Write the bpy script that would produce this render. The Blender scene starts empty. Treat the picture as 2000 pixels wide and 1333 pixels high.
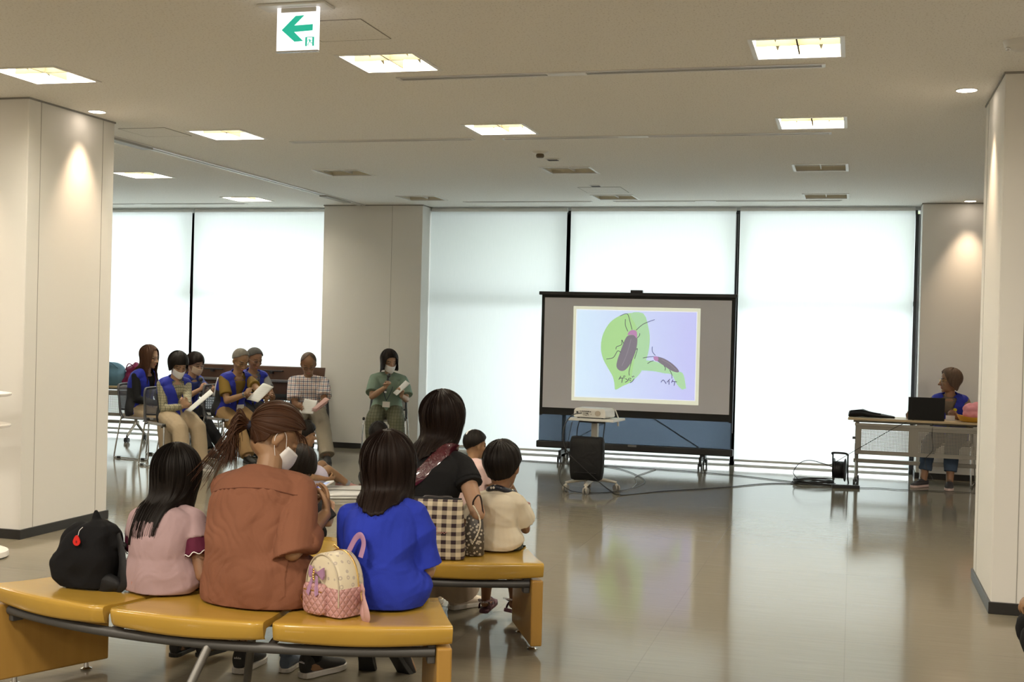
import bpy, bmesh, math, random
from mathutils.bvhtree import BVHTree
from mathutils import Vector, Matrix, noise
random.seed(7)
C = bpy.context.scene.collection
sc = bpy.context.scene
PI = math.pi
R = math.radians
V = Vector

# ---------------------------------------------------------------- camera
yaw, pitch, roll, FPX = -0.2705, -0.0087, 0.0251, 2402.2
cy, sy, cp, sp, cr, sr = math.cos(yaw), math.sin(yaw), math.cos(pitch), math.sin(pitch), math.cos(roll), math.sin(roll)
fw = V((sy*cp, cy*cp, sp)); r0 = V((cy, -sy, 0)); u0 = r0.cross(fw)
rt = cr*r0 + sr*u0; up = -sr*r0 + cr*u0
cam_d = bpy.data.cameras.new('camera'); cam = bpy.data.objects.new('camera', cam_d); C.objects.link(cam)
cam.matrix_world = Matrix(((rt.x, up.x, -fw.x, 0), (rt.y, up.y, -fw.y, 0), (rt.z, up.z, -fw.z, 1.5), (0, 0, 0, 1)))
cam_d.sensor_width = 36; cam_d.lens = FPX/2000*36; cam_d.clip_start = .05; cam_d.clip_end = 200
sc.camera = cam
# ---------------------------------------------------------------- exposure and daylight
sc.view_settings.view_transform = 'Standard'; sc.view_settings.look = 'None'
sc.view_settings.gamma = 1; sc.view_settings.use_curve_mapping = False
sc.view_settings.exposure = 0.12
world = bpy.data.worlds.new('overcast_sky'); sc.world = world; world.use_nodes = True
wn = world.node_tree; bg = wn.nodes['Background']
bg.inputs[0].default_value = (0.92, 0.975, 1.0, 1); bg.inputs[1].default_value = 5.0
WARM = (1.0, 0.90, 0.76)
CEIL = 2.993; WALLY = 14.40
def area_lamp(name, loc, sx, sy_, power, col, rot=(0, 0, 0)):
    l = bpy.data.lights.new(name, 'AREA'); l.shape = 'RECTANGLE'; l.size = sx; l.size_y = sy_
    l.energy = power; l.color = col
    o = bpy.data.objects.new(name, l); o.location = loc; o.rotation_euler = rot; C.objects.link(o); return o
# the rows of ceiling lamps that continue behind the photographer
for (x, y) in ((-5.6, -1.6), (-2.5, -1.6), (.6, -1.6), (-5.6, 1.9), (-2.5, 1.9), (.6, 1.9), (4.2, 4.5), (4.2, 9), (-8.6, 4.5)):
    area_lamp('ceiling_lamp_light', (x, y, 2.96), .5, .5, 78, WARM)

# ---------------------------------------------------------------- helpers
def link(o): C.objects.link(o); return o
def empty(name, loc=(0, 0, 0), rz=0):
    o = bpy.data.objects.new(name, None); o.empty_display_size = .1
    o.location = loc; o.rotation_euler = (0, 0, rz); return link(o)
def tag(o, label=None, cat=None, group=None, kind=None):
    if label: o['label'] = label
    if cat: o['category'] = cat
    if group: o['group'] = group
    if kind: o['kind'] = kind
    return o
def thing(name, label, cat, loc=(0, 0, 0), rz=0, group=None):
    return tag(empty(name, loc, rz), label, cat, group)
def copy_tree(o, parent=None):
    c = o.copy(); C.objects.link(c)
    if parent is not None: c.parent = parent
    for ch in [k for k in o.children]: copy_tree(ch, c)
    return c
def perp(d):
    d = V(d).normalized(); a = V((0, 0, 1)) if abs(d.z) < .9 else V((1, 0, 0))
    x = d.cross(a).normalized(); return x, d.cross(x).normalized()
def catmull(P, n=6):
    P = [V(p) for p in P]; out = []
    if len(P) < 3: return P
    for i in range(len(P)-1):
        a, b, c, d = P[max(i-1, 0)], P[i], P[i+1], P[min(i+2, len(P)-1)]
        for k in range(n):
            t = k/n
            out.append(.5*((2*b)+(c-a)*t+(2*a-5*b+4*c-d)*t*t+(3*b-a-3*c+d)*t**3))
    out.append(P[-1]); return out
class MB:
    def __init__(s): s.v = []; s.f = []; s.m = []; s.uv = {}; s.M = Matrix.Identity(4); s.mi = 0
    def add(s, vs, fs, mi=None):
        o = len(s.v); s.v += [s.M @ V(p) for p in vs]
        for f in fs: s.f.append([i+o for i in f]); s.m.append(s.mi if mi is None else mi)
        return s
    def box(s, x0, x1, y0, y1, z0, z1, mi=None):
        vs = [(x, y, z) for z in (z0, z1) for y in (y0, y1) for x in (x0, x1)]
        return s.add(vs, [(0, 2, 3, 1), (4, 5, 7, 6), (0, 1, 5, 4), (2, 6, 7, 3), (0, 4, 6, 2), (1, 3, 7, 5)], mi)
    def bar(s, a, b, w, h, upv=(0, 0, 1), mi=None):
        a, b = V(a), V(b); d = (b-a).normalized(); x = d.cross(V(upv)).normalized(); y = x.cross(d)
        vs = [p + x*i*w/2 + y*j*h/2 for p in (a, b) for j in (-1, 1) for i in (-1, 1)]
        return s.add(vs, [(0, 1, 3, 2), (4, 6, 7, 5), (0, 4, 5, 1), (2, 3, 7, 6), (0, 2, 6, 4), (1, 5, 7, 3)], mi)
    def loft(s, rings, cap=True, closed=False, mi=None):
        n = len(rings[0]); vs = [p for r in rings for p in r]; fs = []
        m = len(rings)
        for i in range(m if closed else m-1):
            a, b = i*n, ((i+1) % m)*n
            for k in range(n): k2 = (k+1) % n; fs.append((a+k, a+k2, b+k2, b+k))
        if cap and not closed:
            fs.append(tuple(reversed(range(n)))); fs.append(tuple((m-1)*n+k for k in range(n)))
        return s.add(vs, fs, mi)
    def tube(s, P, r, n=8, cap=True, mi=None, flat=1.0, smooth=0, upv=None):
        P = [V(p) for p in P]
        if smooth: P = catmull(P, smooth)
        m = len(P)
        if callable(r): rr = [r(i/(m-1)) for i in range(m)]
        elif isinstance(r, (list, tuple)):
            rr = [r[min(int(i/(m-1)*(len(r)-1)), len(r)-2)]*(1-(i/(m-1)*(len(r)-1)-min(int(i/(m-1)*(len(r)-1)), len(r)-2))) + r[min(int(i/(m-1)*(len(r)-1)), len(r)-2)+1]*(i/(m-1)*(len(r)-1)-min(int(i/(m-1)*(len(r)-1)), len(r)-2)) for i in range(m)]
        else: rr = [r]*m
        rings = []; x = None
        for i, p in enumerate(P):
            t = (P[min(i+1, m-1)]-P[max(i-1, 0)])
            if t.length < 1e-9: t = V((0, 0, 1))
            t.normalize()
            if upv is not None: x = t.cross(V(upv)).normalized(); y = x.cross(t)
            elif x is None: x, y = perp(t)
            else:
                x = (x - t*x.dot(t)).normalized(); y = t.cross(x)
            if upv is None: y = t.cross(x)
            rings.append([p + x*math.cos(2*PI*k/n)*rr[i] + y*math.sin(2*PI*k/n)*rr[i]*flat for k in range(n)])
        return s.loft(rings, cap, mi=mi)
    def limb(s, P, rr, n=12, mi=None):
        """closed tapered limb with rounded ends; P joints, rr radii"""
        P = [V(p) for p in P]; k = 6; Q = []; q = []
        C3 = catmull([(*p,) for p in P], k) if len(P) > 2 else [P[0].lerp(P[1], i/k) for i in range(k+1)]
        m = len(C3)
        for i in range(m):
            t = i/(m-1)*(len(rr)-1); j = min(int(t), len(rr)-2); q.append(rr[j]+(rr[j+1]-rr[j])*(t-j))
        d0 = (C3[1]-C3[0]).normalized(); d1 = (C3[-1]-C3[-2]).normalized()
        A = [C3[0]-d0*q[0]*math.cos(a) for a in (R(15), R(45), R(70))]; Ar = [q[0]*math.sin(a) for a in (R(15), R(45), R(70))]
        B = [C3[-1]+d1*q[-1]*math.cos(a) for a in (R(70), R(45), R(15))]; Br = [q[-1]*math.sin(a) for a in (R(70), R(45), R(15))]
        Q = A + C3 + B; q = Ar+q+Br; rings = []; x = None
        for i, p in enumerate(Q):
            t = (Q[min(i+1, len(Q)-1)]-Q[max(i-1, 0)]).normalized()
            if x is None: x, y = perp(t)
            x = (x - t*x.dot(t)).normalized(); y = t.cross(x)
            rings.append([p + (x*math.cos(2*PI*k2/n)+y*math.sin(2*PI*k2/n))*q[i] for k2 in range(n)])
        return s.loft(rings, mi=mi)
    def ell(s, c, r, rot=None, n=16, m=10, mi=None):
        rot = rot or Matrix.Identity(3); c = V(c); rings = []
        for i in range(m+1):
            th = R(4)+(PI-R(8))*i/m
            rings.append([c + rot @ V((r[0]*math.sin(th)*math.cos(2*PI*k/n), r[1]*math.sin(th)*math.sin(2*PI*k/n), -r[2]*math.cos(th))) for k in range(n)])
        return s.loft(rings, mi=mi)
    def lathe(s, prof, n=24, c=(0, 0, 0), mi=None):
        c = V(c); return s.loft([[c+V((r*math.cos(2*PI*k/n), r*math.sin(2*PI*k/n), z)) for k in range(n)] for r, z in prof], mi=mi)
    def prism(s, pts, off, mi=None):
        """pts: closed outline of 3d points, off: extrusion vector"""
        pts = [V(p) for p in pts]; n = len(pts); off = V(off)
        fs = [tuple(reversed(range(n))), tuple(range(n, 2*n))]+[(k, (k+1) % n, n+(k+1) % n, n+k) for k in range(n)]
        return s.add(pts+[p+off for p in pts], fs, mi)
    def mesh(s, name='m'):
        me = bpy.data.meshes.new(name); me.from_pydata([tuple(p) for p in s.v], [], s.f)
        if any(s.m):
            me.polygons.foreach_set('material_index', s.m)
        me.update(); return me
    def build(s, name, mat, parent=None, smooth=False, bevel=0, seg=2, subsurf=0, fix=True):
        me = s.mesh(name)
        if fix:
            b = bmesh.new(); b.from_mesh(me); bmesh.ops.recalc_face_normals(b, faces=b.faces); b.to_mesh(me); b.free()
        return finish(me, name, mat, parent, smooth, bevel, seg, subsurf, 48)
def finish(me, name, mat, parent=None, smooth=False, bevel=0, seg=2, subsurf=0, sharp=0):
    for m in (mat if isinstance(mat, (list, tuple)) else [mat]): me.materials.append(m)
    if smooth:
        me.polygons.foreach_set('use_smooth', [True]*len(me.polygons))
        if sharp: me.set_sharp_from_angle(angle=R(sharp))
    o = bpy.data.objects.new(name, me); link(o)
    if parent is not None: o.parent = parent
    if bevel:
        md = o.modifiers.new('bevel', 'BEVEL'); md.width = bevel; md.segments = seg; md.limit_method = 'ANGLE'; md.angle_limit = R(40)
        md.harden_normals = False
    if subsurf:
        md = o.modifiers.new('sub', 'SUBSURF'); md.levels = subsurf; md.render_levels = subsurf
    return o
def remesh(mb, name, mat, parent, voxel=.006, smooth=3, disp=None, cut=None, solid=0, paint=None):
    """voxel union of all closed pieces into one continuous surface"""
    me = mb.mesh('tmp')
    b = bmesh.new(); b.from_mesh(me); bmesh.ops.recalc_face_normals(b, faces=b.faces); b.to_mesh(me); b.free()
    o = bpy.data.objects.new('tmp', me); link(o)
    md = o.modifiers.new('r', 'REMESH'); md.mode = 'VOXEL'; md.voxel_size = voxel; md.use_smooth_shade = True
    if smooth:
        md = o.modifiers.new('s', 'SMOOTH'); md.factor = .5; md.iterations = smooth
    dg = bpy.context.evaluated_depsgraph_get()
    out = bpy.data.meshes.new_from_object(o.evaluated_get(dg)); bpy.data.objects.remove(o); bpy.data.meshes.remove(me)
    out.name = name
    if disp:
        nm = [V(v.normal) for v in out.vertices]
        for v, n_ in zip(out.vertices, nm): v.co = v.co + n_*disp(v.co, n_)
    if cut:
        b = bmesh.new(); b.from_mesh(out)
        bmesh.ops.delete(b, geom=[f for f in b.faces if cut(f.calc_center_median())], context='FACES')
        for _ in range(6): bmesh.ops.smooth_vert(b, verts=[v for v in b.verts if v.is_boundary], factor=.5, use_axis_x=True, use_axis_y=True, use_axis_z=True)
        b.to_mesh(out); b.free()
    out.materials.clear()
    ob = finish(out, name, mat, parent, True)
    if paint:
        for p in out.polygons: p.material_index = paint(p.center)
    if solid:
        md = ob.modifiers.new('solid', 'SOLIDIFY'); md.thickness = solid; md.offset = -1
    return ob

# ---------------------------------------------------------------- materials
MATS = {}
def mat(name, col, rough=.6, metal=0, coat=0, trans=0, emit=None, es=0, spec=.5, sheen=0, bump=None, vary=0, vscale=8, alpha=1, sub=0, aniso=0):
    if name in MATS: return MATS[name]
    m = bpy.data.materials.new(name); MATS[name] = m; m.use_nodes = True; nt = m.node_tree; p = nt.nodes['Principled BSDF']
    p.inputs['Base Color'].default_value = (*col, 1); p.inputs['Roughness'].default_value = rough; p.inputs['Metallic'].default_value = metal
    p.inputs['Coat Weight'].default_value = coat; p.inputs['Transmission Weight'].default_value = trans; p.inputs['Specular IOR Level'].default_value = spec
    p.inputs['Sheen Weight'].default_value = sheen; p.inputs['Alpha'].default_value = alpha; p.inputs['Coat Roughness'].default_value = .08
    p.inputs['Anisotropic'].default_value = aniso
    if sub: p.inputs['Subsurface Weight'].default_value = sub; p.inputs['Subsurface Radius'].default_value = (.02, .008, .004); p.inputs['Subsurface Scale'].default_value = .5
    if emit: p.inputs['Emission Color'].default_value = (*emit, 1); p.inputs['Emission Strength'].default_value = es
    tc = nt.nodes.new('ShaderNodeTexCoord')
    if vary:
        n = nt.nodes.new('ShaderNodeTexNoise'); n.inputs['Scale'].default_value = vscale; n.inputs['Detail'].default_value = 4
        nt.links.new(tc.outputs['Object'], n.inputs['Vector'])
        mx = nt.nodes.new('ShaderNodeMix'); mx.data_type = 'RGBA'
        mx.inputs[6].default_value = tuple(c*(1-vary) for c in col)+(1,); mx.inputs[7].default_value = tuple(min(c*(1+vary), 1) for c in col)+(1,)
        nt.links.new(n.outputs[0], mx.inputs[0]); nt.links.new(mx.outputs[2], p.inputs['Base Color'])
    if bump:
        sca, st, dist = bump
        n = nt.nodes.new('ShaderNodeTexNoise'); n.inputs['Scale'].default_value = sca; n.inputs['Detail'].default_value = 5
        nt.links.new(tc.outputs['Object'], n.inputs['Vector'])
        b = nt.nodes.new('ShaderNodeBump'); b.inputs['Strength'].default_value = st; b.inputs['Distance'].default_value = dist
        nt.links.new(n.outputs[0], b.inputs['Height']); nt.links.new(b.outputs[0], p.inputs['Normal'])
    return m
class NT:
    """small wrapper to write node math"""
    def __init__(s, m): s.t = m.node_tree; s.p = s.t.nodes['Principled BSDF']
    def n(s, k, **kw):
        x = s.t.nodes.new(k)
        for a, b in kw.items(): setattr(x, a, b)
        return x
    def l(s, a, b): s.t.links.new(a, b)
    def math(s, op, a, b=0, c=0):
        x = s.n('ShaderNodeMath', operation=op)
        for i, q in enumerate((a, b, c)):
            if hasattr(q, 'is_linked') or hasattr(q, 'links'): s.l(q, x.inputs[i])
            else: x.inputs[i].default_value = q
        return x.outputs[0]
    def mix(s, fac, a, b):
        x = s.n('ShaderNodeMix', data_type='RGBA')
        for i, q in ((0, fac), (6, a), (7, b)):
            if hasattr(q, 'links'): s.l(q, x.inputs[i])
            elif i == 0: x.inputs[0].default_value = q
            else: x.inputs[i].default_value = (*q, 1)
        return x.outputs[2]
    def xyz(s, out='Object'):
        tc = s.n('ShaderNodeTexCoord'); sp = s.n('ShaderNodeSeparateXYZ'); s.l(tc.outputs[out], sp.inputs[0]); return sp.outputs, tc.outputs[out]
def cloth(name, col, rough=.85, vary=.08, bs=9, st=.5, dist=.012, sheen=.0):
    """woven cloth with soft creases"""
    if name in MATS: return MATS[name]
    m = mat(name, col, rough, spec=.25, vary=vary, vscale=3, sheen=sheen); w = NT(m)
    _, v = w.xyz()
    a = w.n('ShaderNodeTexNoise'); a.inputs['Scale'].default_value = bs; a.inputs['Detail'].default_value = 2; a.inputs['Distortion'].default_value = .9; w.l(v, a.inputs['Vector'])
    b = w.n('ShaderNodeTexNoise'); b.inputs['Scale'].default_value = 420; w.l(v, b.inputs['Vector'])
    h = w.math('ADD', a.outputs[0], w.math('MULTIPLY', b.outputs[0], .03))
    bp = w.n('ShaderNodeBump'); bp.inputs['Strength'].default_value = st; bp.inputs['Distance'].default_value = dist
    w.l(h, bp.inputs['Height']); w.l(bp.outputs[0], w.p.inputs['Normal']); return m
def plaid(name, base, lines, freq, rough=.85):
    """crossed stripes; lines = [(axis, offset, width, colour)]"""
    if name in MATS: return MATS[name]
    m = cloth(name, base, rough); w = NT(m); o, v = w.xyz(); colr = None; cur = base
    for ax, off, wd, c in lines:
        fr = w.math('FRACT', w.math('ADD', w.math('MULTIPLY', o[ax], freq), off)); msk = w.math('LESS_THAN', fr, wd)
        cur = w.mix(w.math('MULTIPLY', msk, .8), cur, c)
    w.l(cur, w.p.inputs['Base Color']); return m
def stripe_mat(name, c1, c2, scale, axis=0, rough=.5):
    m = mat(name, c1, rough); w = NT(m); o, v = w.xyz()
    w.l(w.mix(w.math('LESS_THAN', w.math('FRACT', w.math('MULTIPLY', o[axis], scale)), .5), c1, c2), w.p.inputs['Base Color']); return m
def hairmat(name, c1, c2, rough=.42):
    if name in MATS: return MATS[name]
    m = mat(name, c1, max(rough, .5), spec=.16); w = NT(m)
    tc = w.n('ShaderNodeTexCoord'); mp = w.n('ShaderNodeMapping'); mp.inputs['Scale'].default_value = (90, 3, 1); w.l(tc.outputs['UV'], mp.inputs[0])
    a = w.n('ShaderNodeTexNoise'); a.inputs['Scale'].default_value = 1; a.inputs['Detail'].default_value = 3; w.l(mp.outputs[0], a.inputs['Vector'])
    w.l(w.mix(a.outputs[0], c1, c2), w.p.inputs['Base Color'])
    bp = w.n('ShaderNodeBump'); bp.inputs['Strength'].default_value = .6; bp.inputs['Distance'].default_value = .004
    w.l(a.outputs[0], bp.inputs['Height']); w.l(bp.outputs[0], w.p.inputs['Normal']); return m
white_wall = mat('white_wall', (.77, .755, .72), .75, bump=(60, .08, .004))
black_base = mat('black_skirting', (.022, .021, .02), .35)
chrome = mat('chrome', (.75, .75, .76), .14, 1)
black_plastic = mat('black_plastic', (.02, .02, .022), .45)
dark_grey = mat('dark_grey_plastic', (.07, .07, .075), .5)
white_plastic = mat('white_plastic', (.75, .74, .70), .4)
black_metal = mat('black_metal', (.012, .012, .014), .4)
paper = mat('paper', (.86, .86, .84), .8)
gold = mat('gold', (.75, .52, .2), .25, 1)
# ---------------------------------------------------------------- room shell
def struct(o): o['kind'] = 'structure'; return o
def floor_mat():
    m = mat('polished_vinyl', (.15, .132, .105), .13, spec=.10); w = NT(m); o, v = w.xyz()
    n1 = w.n('ShaderNodeTexNoise'); n1.inputs['Scale'].default_value = 1.2; n1.inputs['Detail'].default_value = 6; w.l(v, n1.inputs['Vector'])
    mp = w.n('ShaderNodeMapping'); mp.inputs['Scale'].default_value = (3, 60, 1); w.l(v, mp.inputs[0])
    n2 = w.n('ShaderNodeTexNoise'); n2.inputs['Scale'].default_value = 1.0; n2.inputs['Detail'].default_value = 5; w.l(mp.outputs[0], n2.inputs['Vector'])
    br = w.n('ShaderNodeTexBrick'); br.offset = 0; br.inputs['Scale'].default_value = 1; br.inputs['Mortar Size'].default_value = .0025
    br.inputs['Brick Width'].default_value = .9; br.inputs['Row Height'].default_value = .9; br.inputs['Mortar Smooth'].default_value = .3; w.l(v, br.inputs['Vector'])
    c = w.mix(n2.outputs[0], (.17, .15, .112), (.225, .20, .153)); c = w.mix(w.math('MULTIPLY', br.outputs['Fac'], .2), c, (.08, .07, .06))
    w.l(c, w.p.inputs['Base Color'])
    mp2 = w.n('ShaderNodeMapping'); mp2.inputs['Scale'].default_value = (2.2, 24, 1); mp2.inputs['Rotation'].default_value = (0, 0, .12); w.l(v, mp2.inputs[0])
    n3 = w.n('ShaderNodeTexNoise'); n3.inputs['Scale'].default_value = 1.4; n3.inputs['Detail'].default_value = 3; w.l(mp2.outputs[0], n3.inputs['Vector'])
    w.l(w.math('ADD', .045, w.math('MULTIPLY', n3.outputs[0], .09)), w.p.inputs['Roughness'])
    h = w.math('ADD', w.math('MULTIPLY', n2.outputs[0], .5), w.math('MULTIPLY', n3.outputs[0], .6)); h = w.math('SUBTRACT', h, w.math('MULTIPLY', br.outputs['Fac'], .8))
    b = w.n('ShaderNodeBump'); b.inputs['Strength'].default_value = .10; b.inputs['Distance'].default_value = .004; w.l(h, b.inputs['Height']); w.l(b.outputs[0], w.p.inputs['Normal'])
    return m
def ceil_mat():
    m = mat('rock_wool_ceiling', (.89, .875, .83), .9, spec=.1); w = NT(m); o, v = w.xyz()
    mp = w.n('ShaderNodeMapping'); mp.inputs['Scale'].default_value = (100, 60, 1); w.l(v, mp.inputs[0])
    n = w.n('ShaderNodeTexNoise'); n.inputs['Scale'].default_value = 1; n.inputs['Detail'].default_value = 3; w.l(mp.outputs[0], n.inputs['Vector'])
    rp = w.n('ShaderNodeMapRange'); rp.inputs['From Min'].default_value = .56; rp.inputs['From Max'].default_value = .68; w.l(n.outputs[0], rp.inputs['Value'])
    w.l(w.mix(rp.outputs[0], (.89, .875, .83), (.72, .695, .645)), w.p.inputs['Base Color']); return m
X0, X1, Y0 = -12.0, 6.0, -4.0
mb = MB(); mb.box(X0, X1, Y0, WALLY+.25, -.1, 0); struct(mb.build('floor', floor_mat()))
GX = [-7.029, -4.813, -2.560, -.316]; GY = [6.50, 8.778, 11.087, 13.335]; HW = .225
holes = [(x-HW, x+HW, y-HW, y+HW) for x in GX for y in GY]
xs = sorted({X0, X1}|{round(h[i], 4) for h in holes for i in (0, 1)}); ys = sorted({Y0, WALLY+.25}|{round(h[i], 4) for h in holes for i in (2, 3)})
mb = MB()
for i in range(len(xs)-1):
    for j in range(len(ys)-1):
        cx, cy_ = (xs[i]+xs[i+1])/2, (ys[j]+ys[j+1])/2
        if any(h[0] < cx < h[1] and h[2] < cy_ < h[3] for h in holes): continue
        mb.add([(xs[i], ys[j], CEIL), (xs[i], ys[j+1], CEIL), (xs[i+1], ys[j+1], CEIL), (xs[i+1], ys[j], CEIL)], [(0, 1, 2, 3)])
mb.box(X0, X1, Y0, WALLY+.25, CEIL+.16, CEIL+.3)
struct(mb.build('ceiling', ceil_mat(), fix=False))
struct(MB().box(X0-.2, X0, Y0, WALLY+.25, 0, CEIL+.3).build('wall_left', white_wall))
struct(MB().box(X1, X1+.2, Y0, WALLY+.25, 0, CEIL+.3).build('wall_right', white_wall))
struct(MB().box(X0, X1, Y0-.2, Y0, 0, CEIL+.3).build('wall_rear', white_wall))
struct(MB().box(1.95, X1, 14.05, 14.65, 0, CEIL).build('wall_far_right', white_wall))
groove = mat('panel_joint', (.33, .32, .29), .8)
def column(nm, x0, x1, y0, y1, joints):
    o = struct(MB().box(x0, x1, y0, y1, 0, CEIL).build('wall_column_'+nm, white_wall, bevel=.006))
    b = MB(); t = .012; b.box(x0-t, x1+t, y0-t, y1+t, 0, .066)
    q = struct(b.build('baseboard_'+nm, black_base, bevel=.003))
    tr = MB().box(x0-.006, x1+.006, y0-.006, y1+.006, CEIL-.012, CEIL+.0)
    struct(tr.build('trim_'+nm, mat('grey_trim', (.28, .27, .25), .6)))  # thin grey strip round the column top
    j = MB()
    for a in joints: j.box(*a, .066, CEIL-.012)
    if joints: j.build('panel_joint', groove, o)
    return o
column('left', -7.6, -5.40, 7.13, 8.13, [(-5.401, -5.3985, 7.26, 7.264), (-5.401, -5.3985, 7.98, 7.984)])
column('right', .77, 2.6, 7.26, 8.28, [(.7685, .771, 8.1, 8.104), (.90, .904, 7.2585, 7.261)])
column('middle', -6.35, -5.055, 14.05, 14.65, [(-5.449, -5.445, 14.0485, 14.051)])
column('far_right', .69, 2.0, 14.05, 14.65, [])
# ---- windows: dark frames, glass, transom; roller blinds hang in front
frame_m = mat('window_frame', (.015, .017, .022), .35)
glass_m = mat('window_glass', (.92, .97, .95), .02, trans=1.0, spec=.3)
nt = glass_m.node_tree; lp = nt.nodes['Principled BSDF']; lp.inputs['IOR'].default_value = 1.02
bays = [(-11.9, -9.98), (-9.98, -8.375), (-8.375, -6.35), (-5.055, -3.325), (-3.325, -1.322), (-1.322, .66)]
for i, (a, b) in enumerate(bays):
    f = MB()
    f.box(a-.025, a+.025, 14.42, 14.52, 0, 2.91); f.box(b-.025, b+.025, 14.42, 14.52, 0, 2.91)
    f.box(a, b, 14.49, 14.54, 1.885, 1.935); f.box(a, b, 14.44, 14.52, 2.9, 2.96); sill = MB().box(a+.03, b-.03, 14.40, 14.52, 0, .018)
    fo = struct(f.build('window_%d' % (i+1), frame_m))
    sill.build('sill', mat('aluminium_sill', (.72, .72, .70), .4), fo)
    g = MB().box(a+.02, b-.02, 14.485, 14.49, .02, 2.9); g.build('pane', glass_m, fo)
struct(MB().box(X0, X1, 14.42, 14.62, 2.955, 3.3).build('trim_lintel', mat('lintel', (.55, .56, .55), .7)))
struct(MB().box(X0, 14, 14.65, 40, -.30, -.12).build('terrace', mat('pale_concrete', (.62, .62, .60), .8)))
struct(MB().box(X0, X1, 14.62, 16.1, 3.02, 3.2).build('trim_added_shade_eave', mat('green_light_tint', (.35, .42, .22), .8)))  # unseen slab added to dim the blind tops, coloured green to tint their light
struct(MB().box(-5.28, -5.06, 14.66, 16.0, -.12, 3.0).build('trim_added_shade_fin', mat('shade_blocker_grey', (.16, .17, .16), .8)))  # unseen fin added outside to shade the blind beside the middle column
struct(MB().box(-5.6, -4.45, 16.3, 16.5, -.12, 3.4).build('trim_added_shade_wall', mat('shade_blocker_grey', (.16, .17, .16), .8)))  # unseen block added to cut sky light and grey that same blind
def blind_mat():
    m = bpy.data.materials.new('blind_fabric'); m.use_nodes = True; nt = m.node_tree; nt.nodes.remove(nt.nodes['Principled BSDF']); out = nt.nodes['Material Output']
    d = nt.nodes.new('ShaderNodeBsdfDiffuse'); t = nt.nodes.new('ShaderNodeBsdfTranslucent'); mx = nt.nodes.new('ShaderNodeMixShader')
    d.inputs[0].default_value = (.78, .82, .82, 1)
    tc = nt.nodes.new('ShaderNodeTexCoord'); mp = nt.nodes.new('ShaderNodeMapping'); mp.inputs['Scale'].default_value = (160, 1, 6); nt.links.new(tc.outputs['Object'], mp.inputs[0])
    n = nt.nodes.new('ShaderNodeTexNoise'); n.inputs['Scale'].default_value = 1; nt.links.new(mp.outputs[0], n.inputs['Vector'])
    mc = nt.nodes.new('ShaderNodeMix'); mc.data_type = 'RGBA'; mc.inputs[6].default_value = (.84, .87, .87, 1); mc.inputs[7].default_value = (.94, .96, .96, 1)
    nt.links.new(n.outputs[0], mc.inputs[0]); nt.links.new(mc.outputs[2], t.inputs[0])
    mx.inputs[0].default_value = .62; nt.links.new(d.outputs[0], mx.inputs[1]); nt.links.new(t.outputs[0], mx.inputs[2]); nt.links.new(mx.outputs[0], out.inputs[0]); return m
bm_ = blind_mat(); rail_m = mat('blind_rail', (.72, .73, .72), .4)
BL = [('translucent white roller blind in the leftmost window bay', -11.88, -9.98, 0, 0),
      ('translucent white roller blind behind the woman with long brown hair', -9.92, -8.335, 0, -.035),
      ('bright white roller blind behind the volunteers, left of the middle column', -8.305, -6.362, 0, .02),
      ('pale grey roller blind between the middle column and the projection screen', -5.045, -3.328, 0, 0),
      ('white roller blind directly behind the projection screen', -3.282, -1.335, 0, 0),
      ('white roller blind between the projection screen and the right table', -1.289, .628, 0, 0)]
for lab, a, b, da, db in BL:
    t = thing('roller_blind', lab, 'blind', ((a+b)/2, 14.33, 2.95), 0, 'roller blinds on the window wall'); w = (b-a)/2
    me = MB(); nseg = 24
    for k in range(nseg):
        z0, z1 = -2.875+2.86*k/nseg, -2.875+2.86*(k+1)/nseg
        e = lambda z: (-w+da*(-z/2.9), w+db*(-z/2.9))
        me.add([(e(z0)[0], 0, z0), (e(z0)[1], 0, z0), (e(z1)[1], 0, z1), (e(z1)[0], 0, z1)], [(0, 1, 2, 3)])
    me.build('blind_fabric', bm_, t, fix=False)
    MB().box(-w+da, w+db, -.012, .012, -2.895, -2.868).build('bottom_rail', rail_m, t, bevel=.003)
    MB().tube([(-w, .03, .005), (w, .03, .005)], .028, 12).build('roller_tube', rail_m, t)
# bead chain of the blinds
for x in (.672, -1.325):
    c = MB(); c.tube([(x, 14.31, 2.9), (x-.004, 14.31, 1.6), (x, 14.31, .35)], .0035, 6); c.tube([(x+.02, 14.31, 2.9), (x+.018, 14.31, 1.6), (x+.012, 14.31, .38)], .0035, 6)
    tag(c.build('blind_chain', mat('bead_chain', (.30, .31, .33), .4)), 'thin bead chain hanging down the %s end of the blind right of the screen' % ('right' if x > 0 else 'left'), 'chain')

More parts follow.
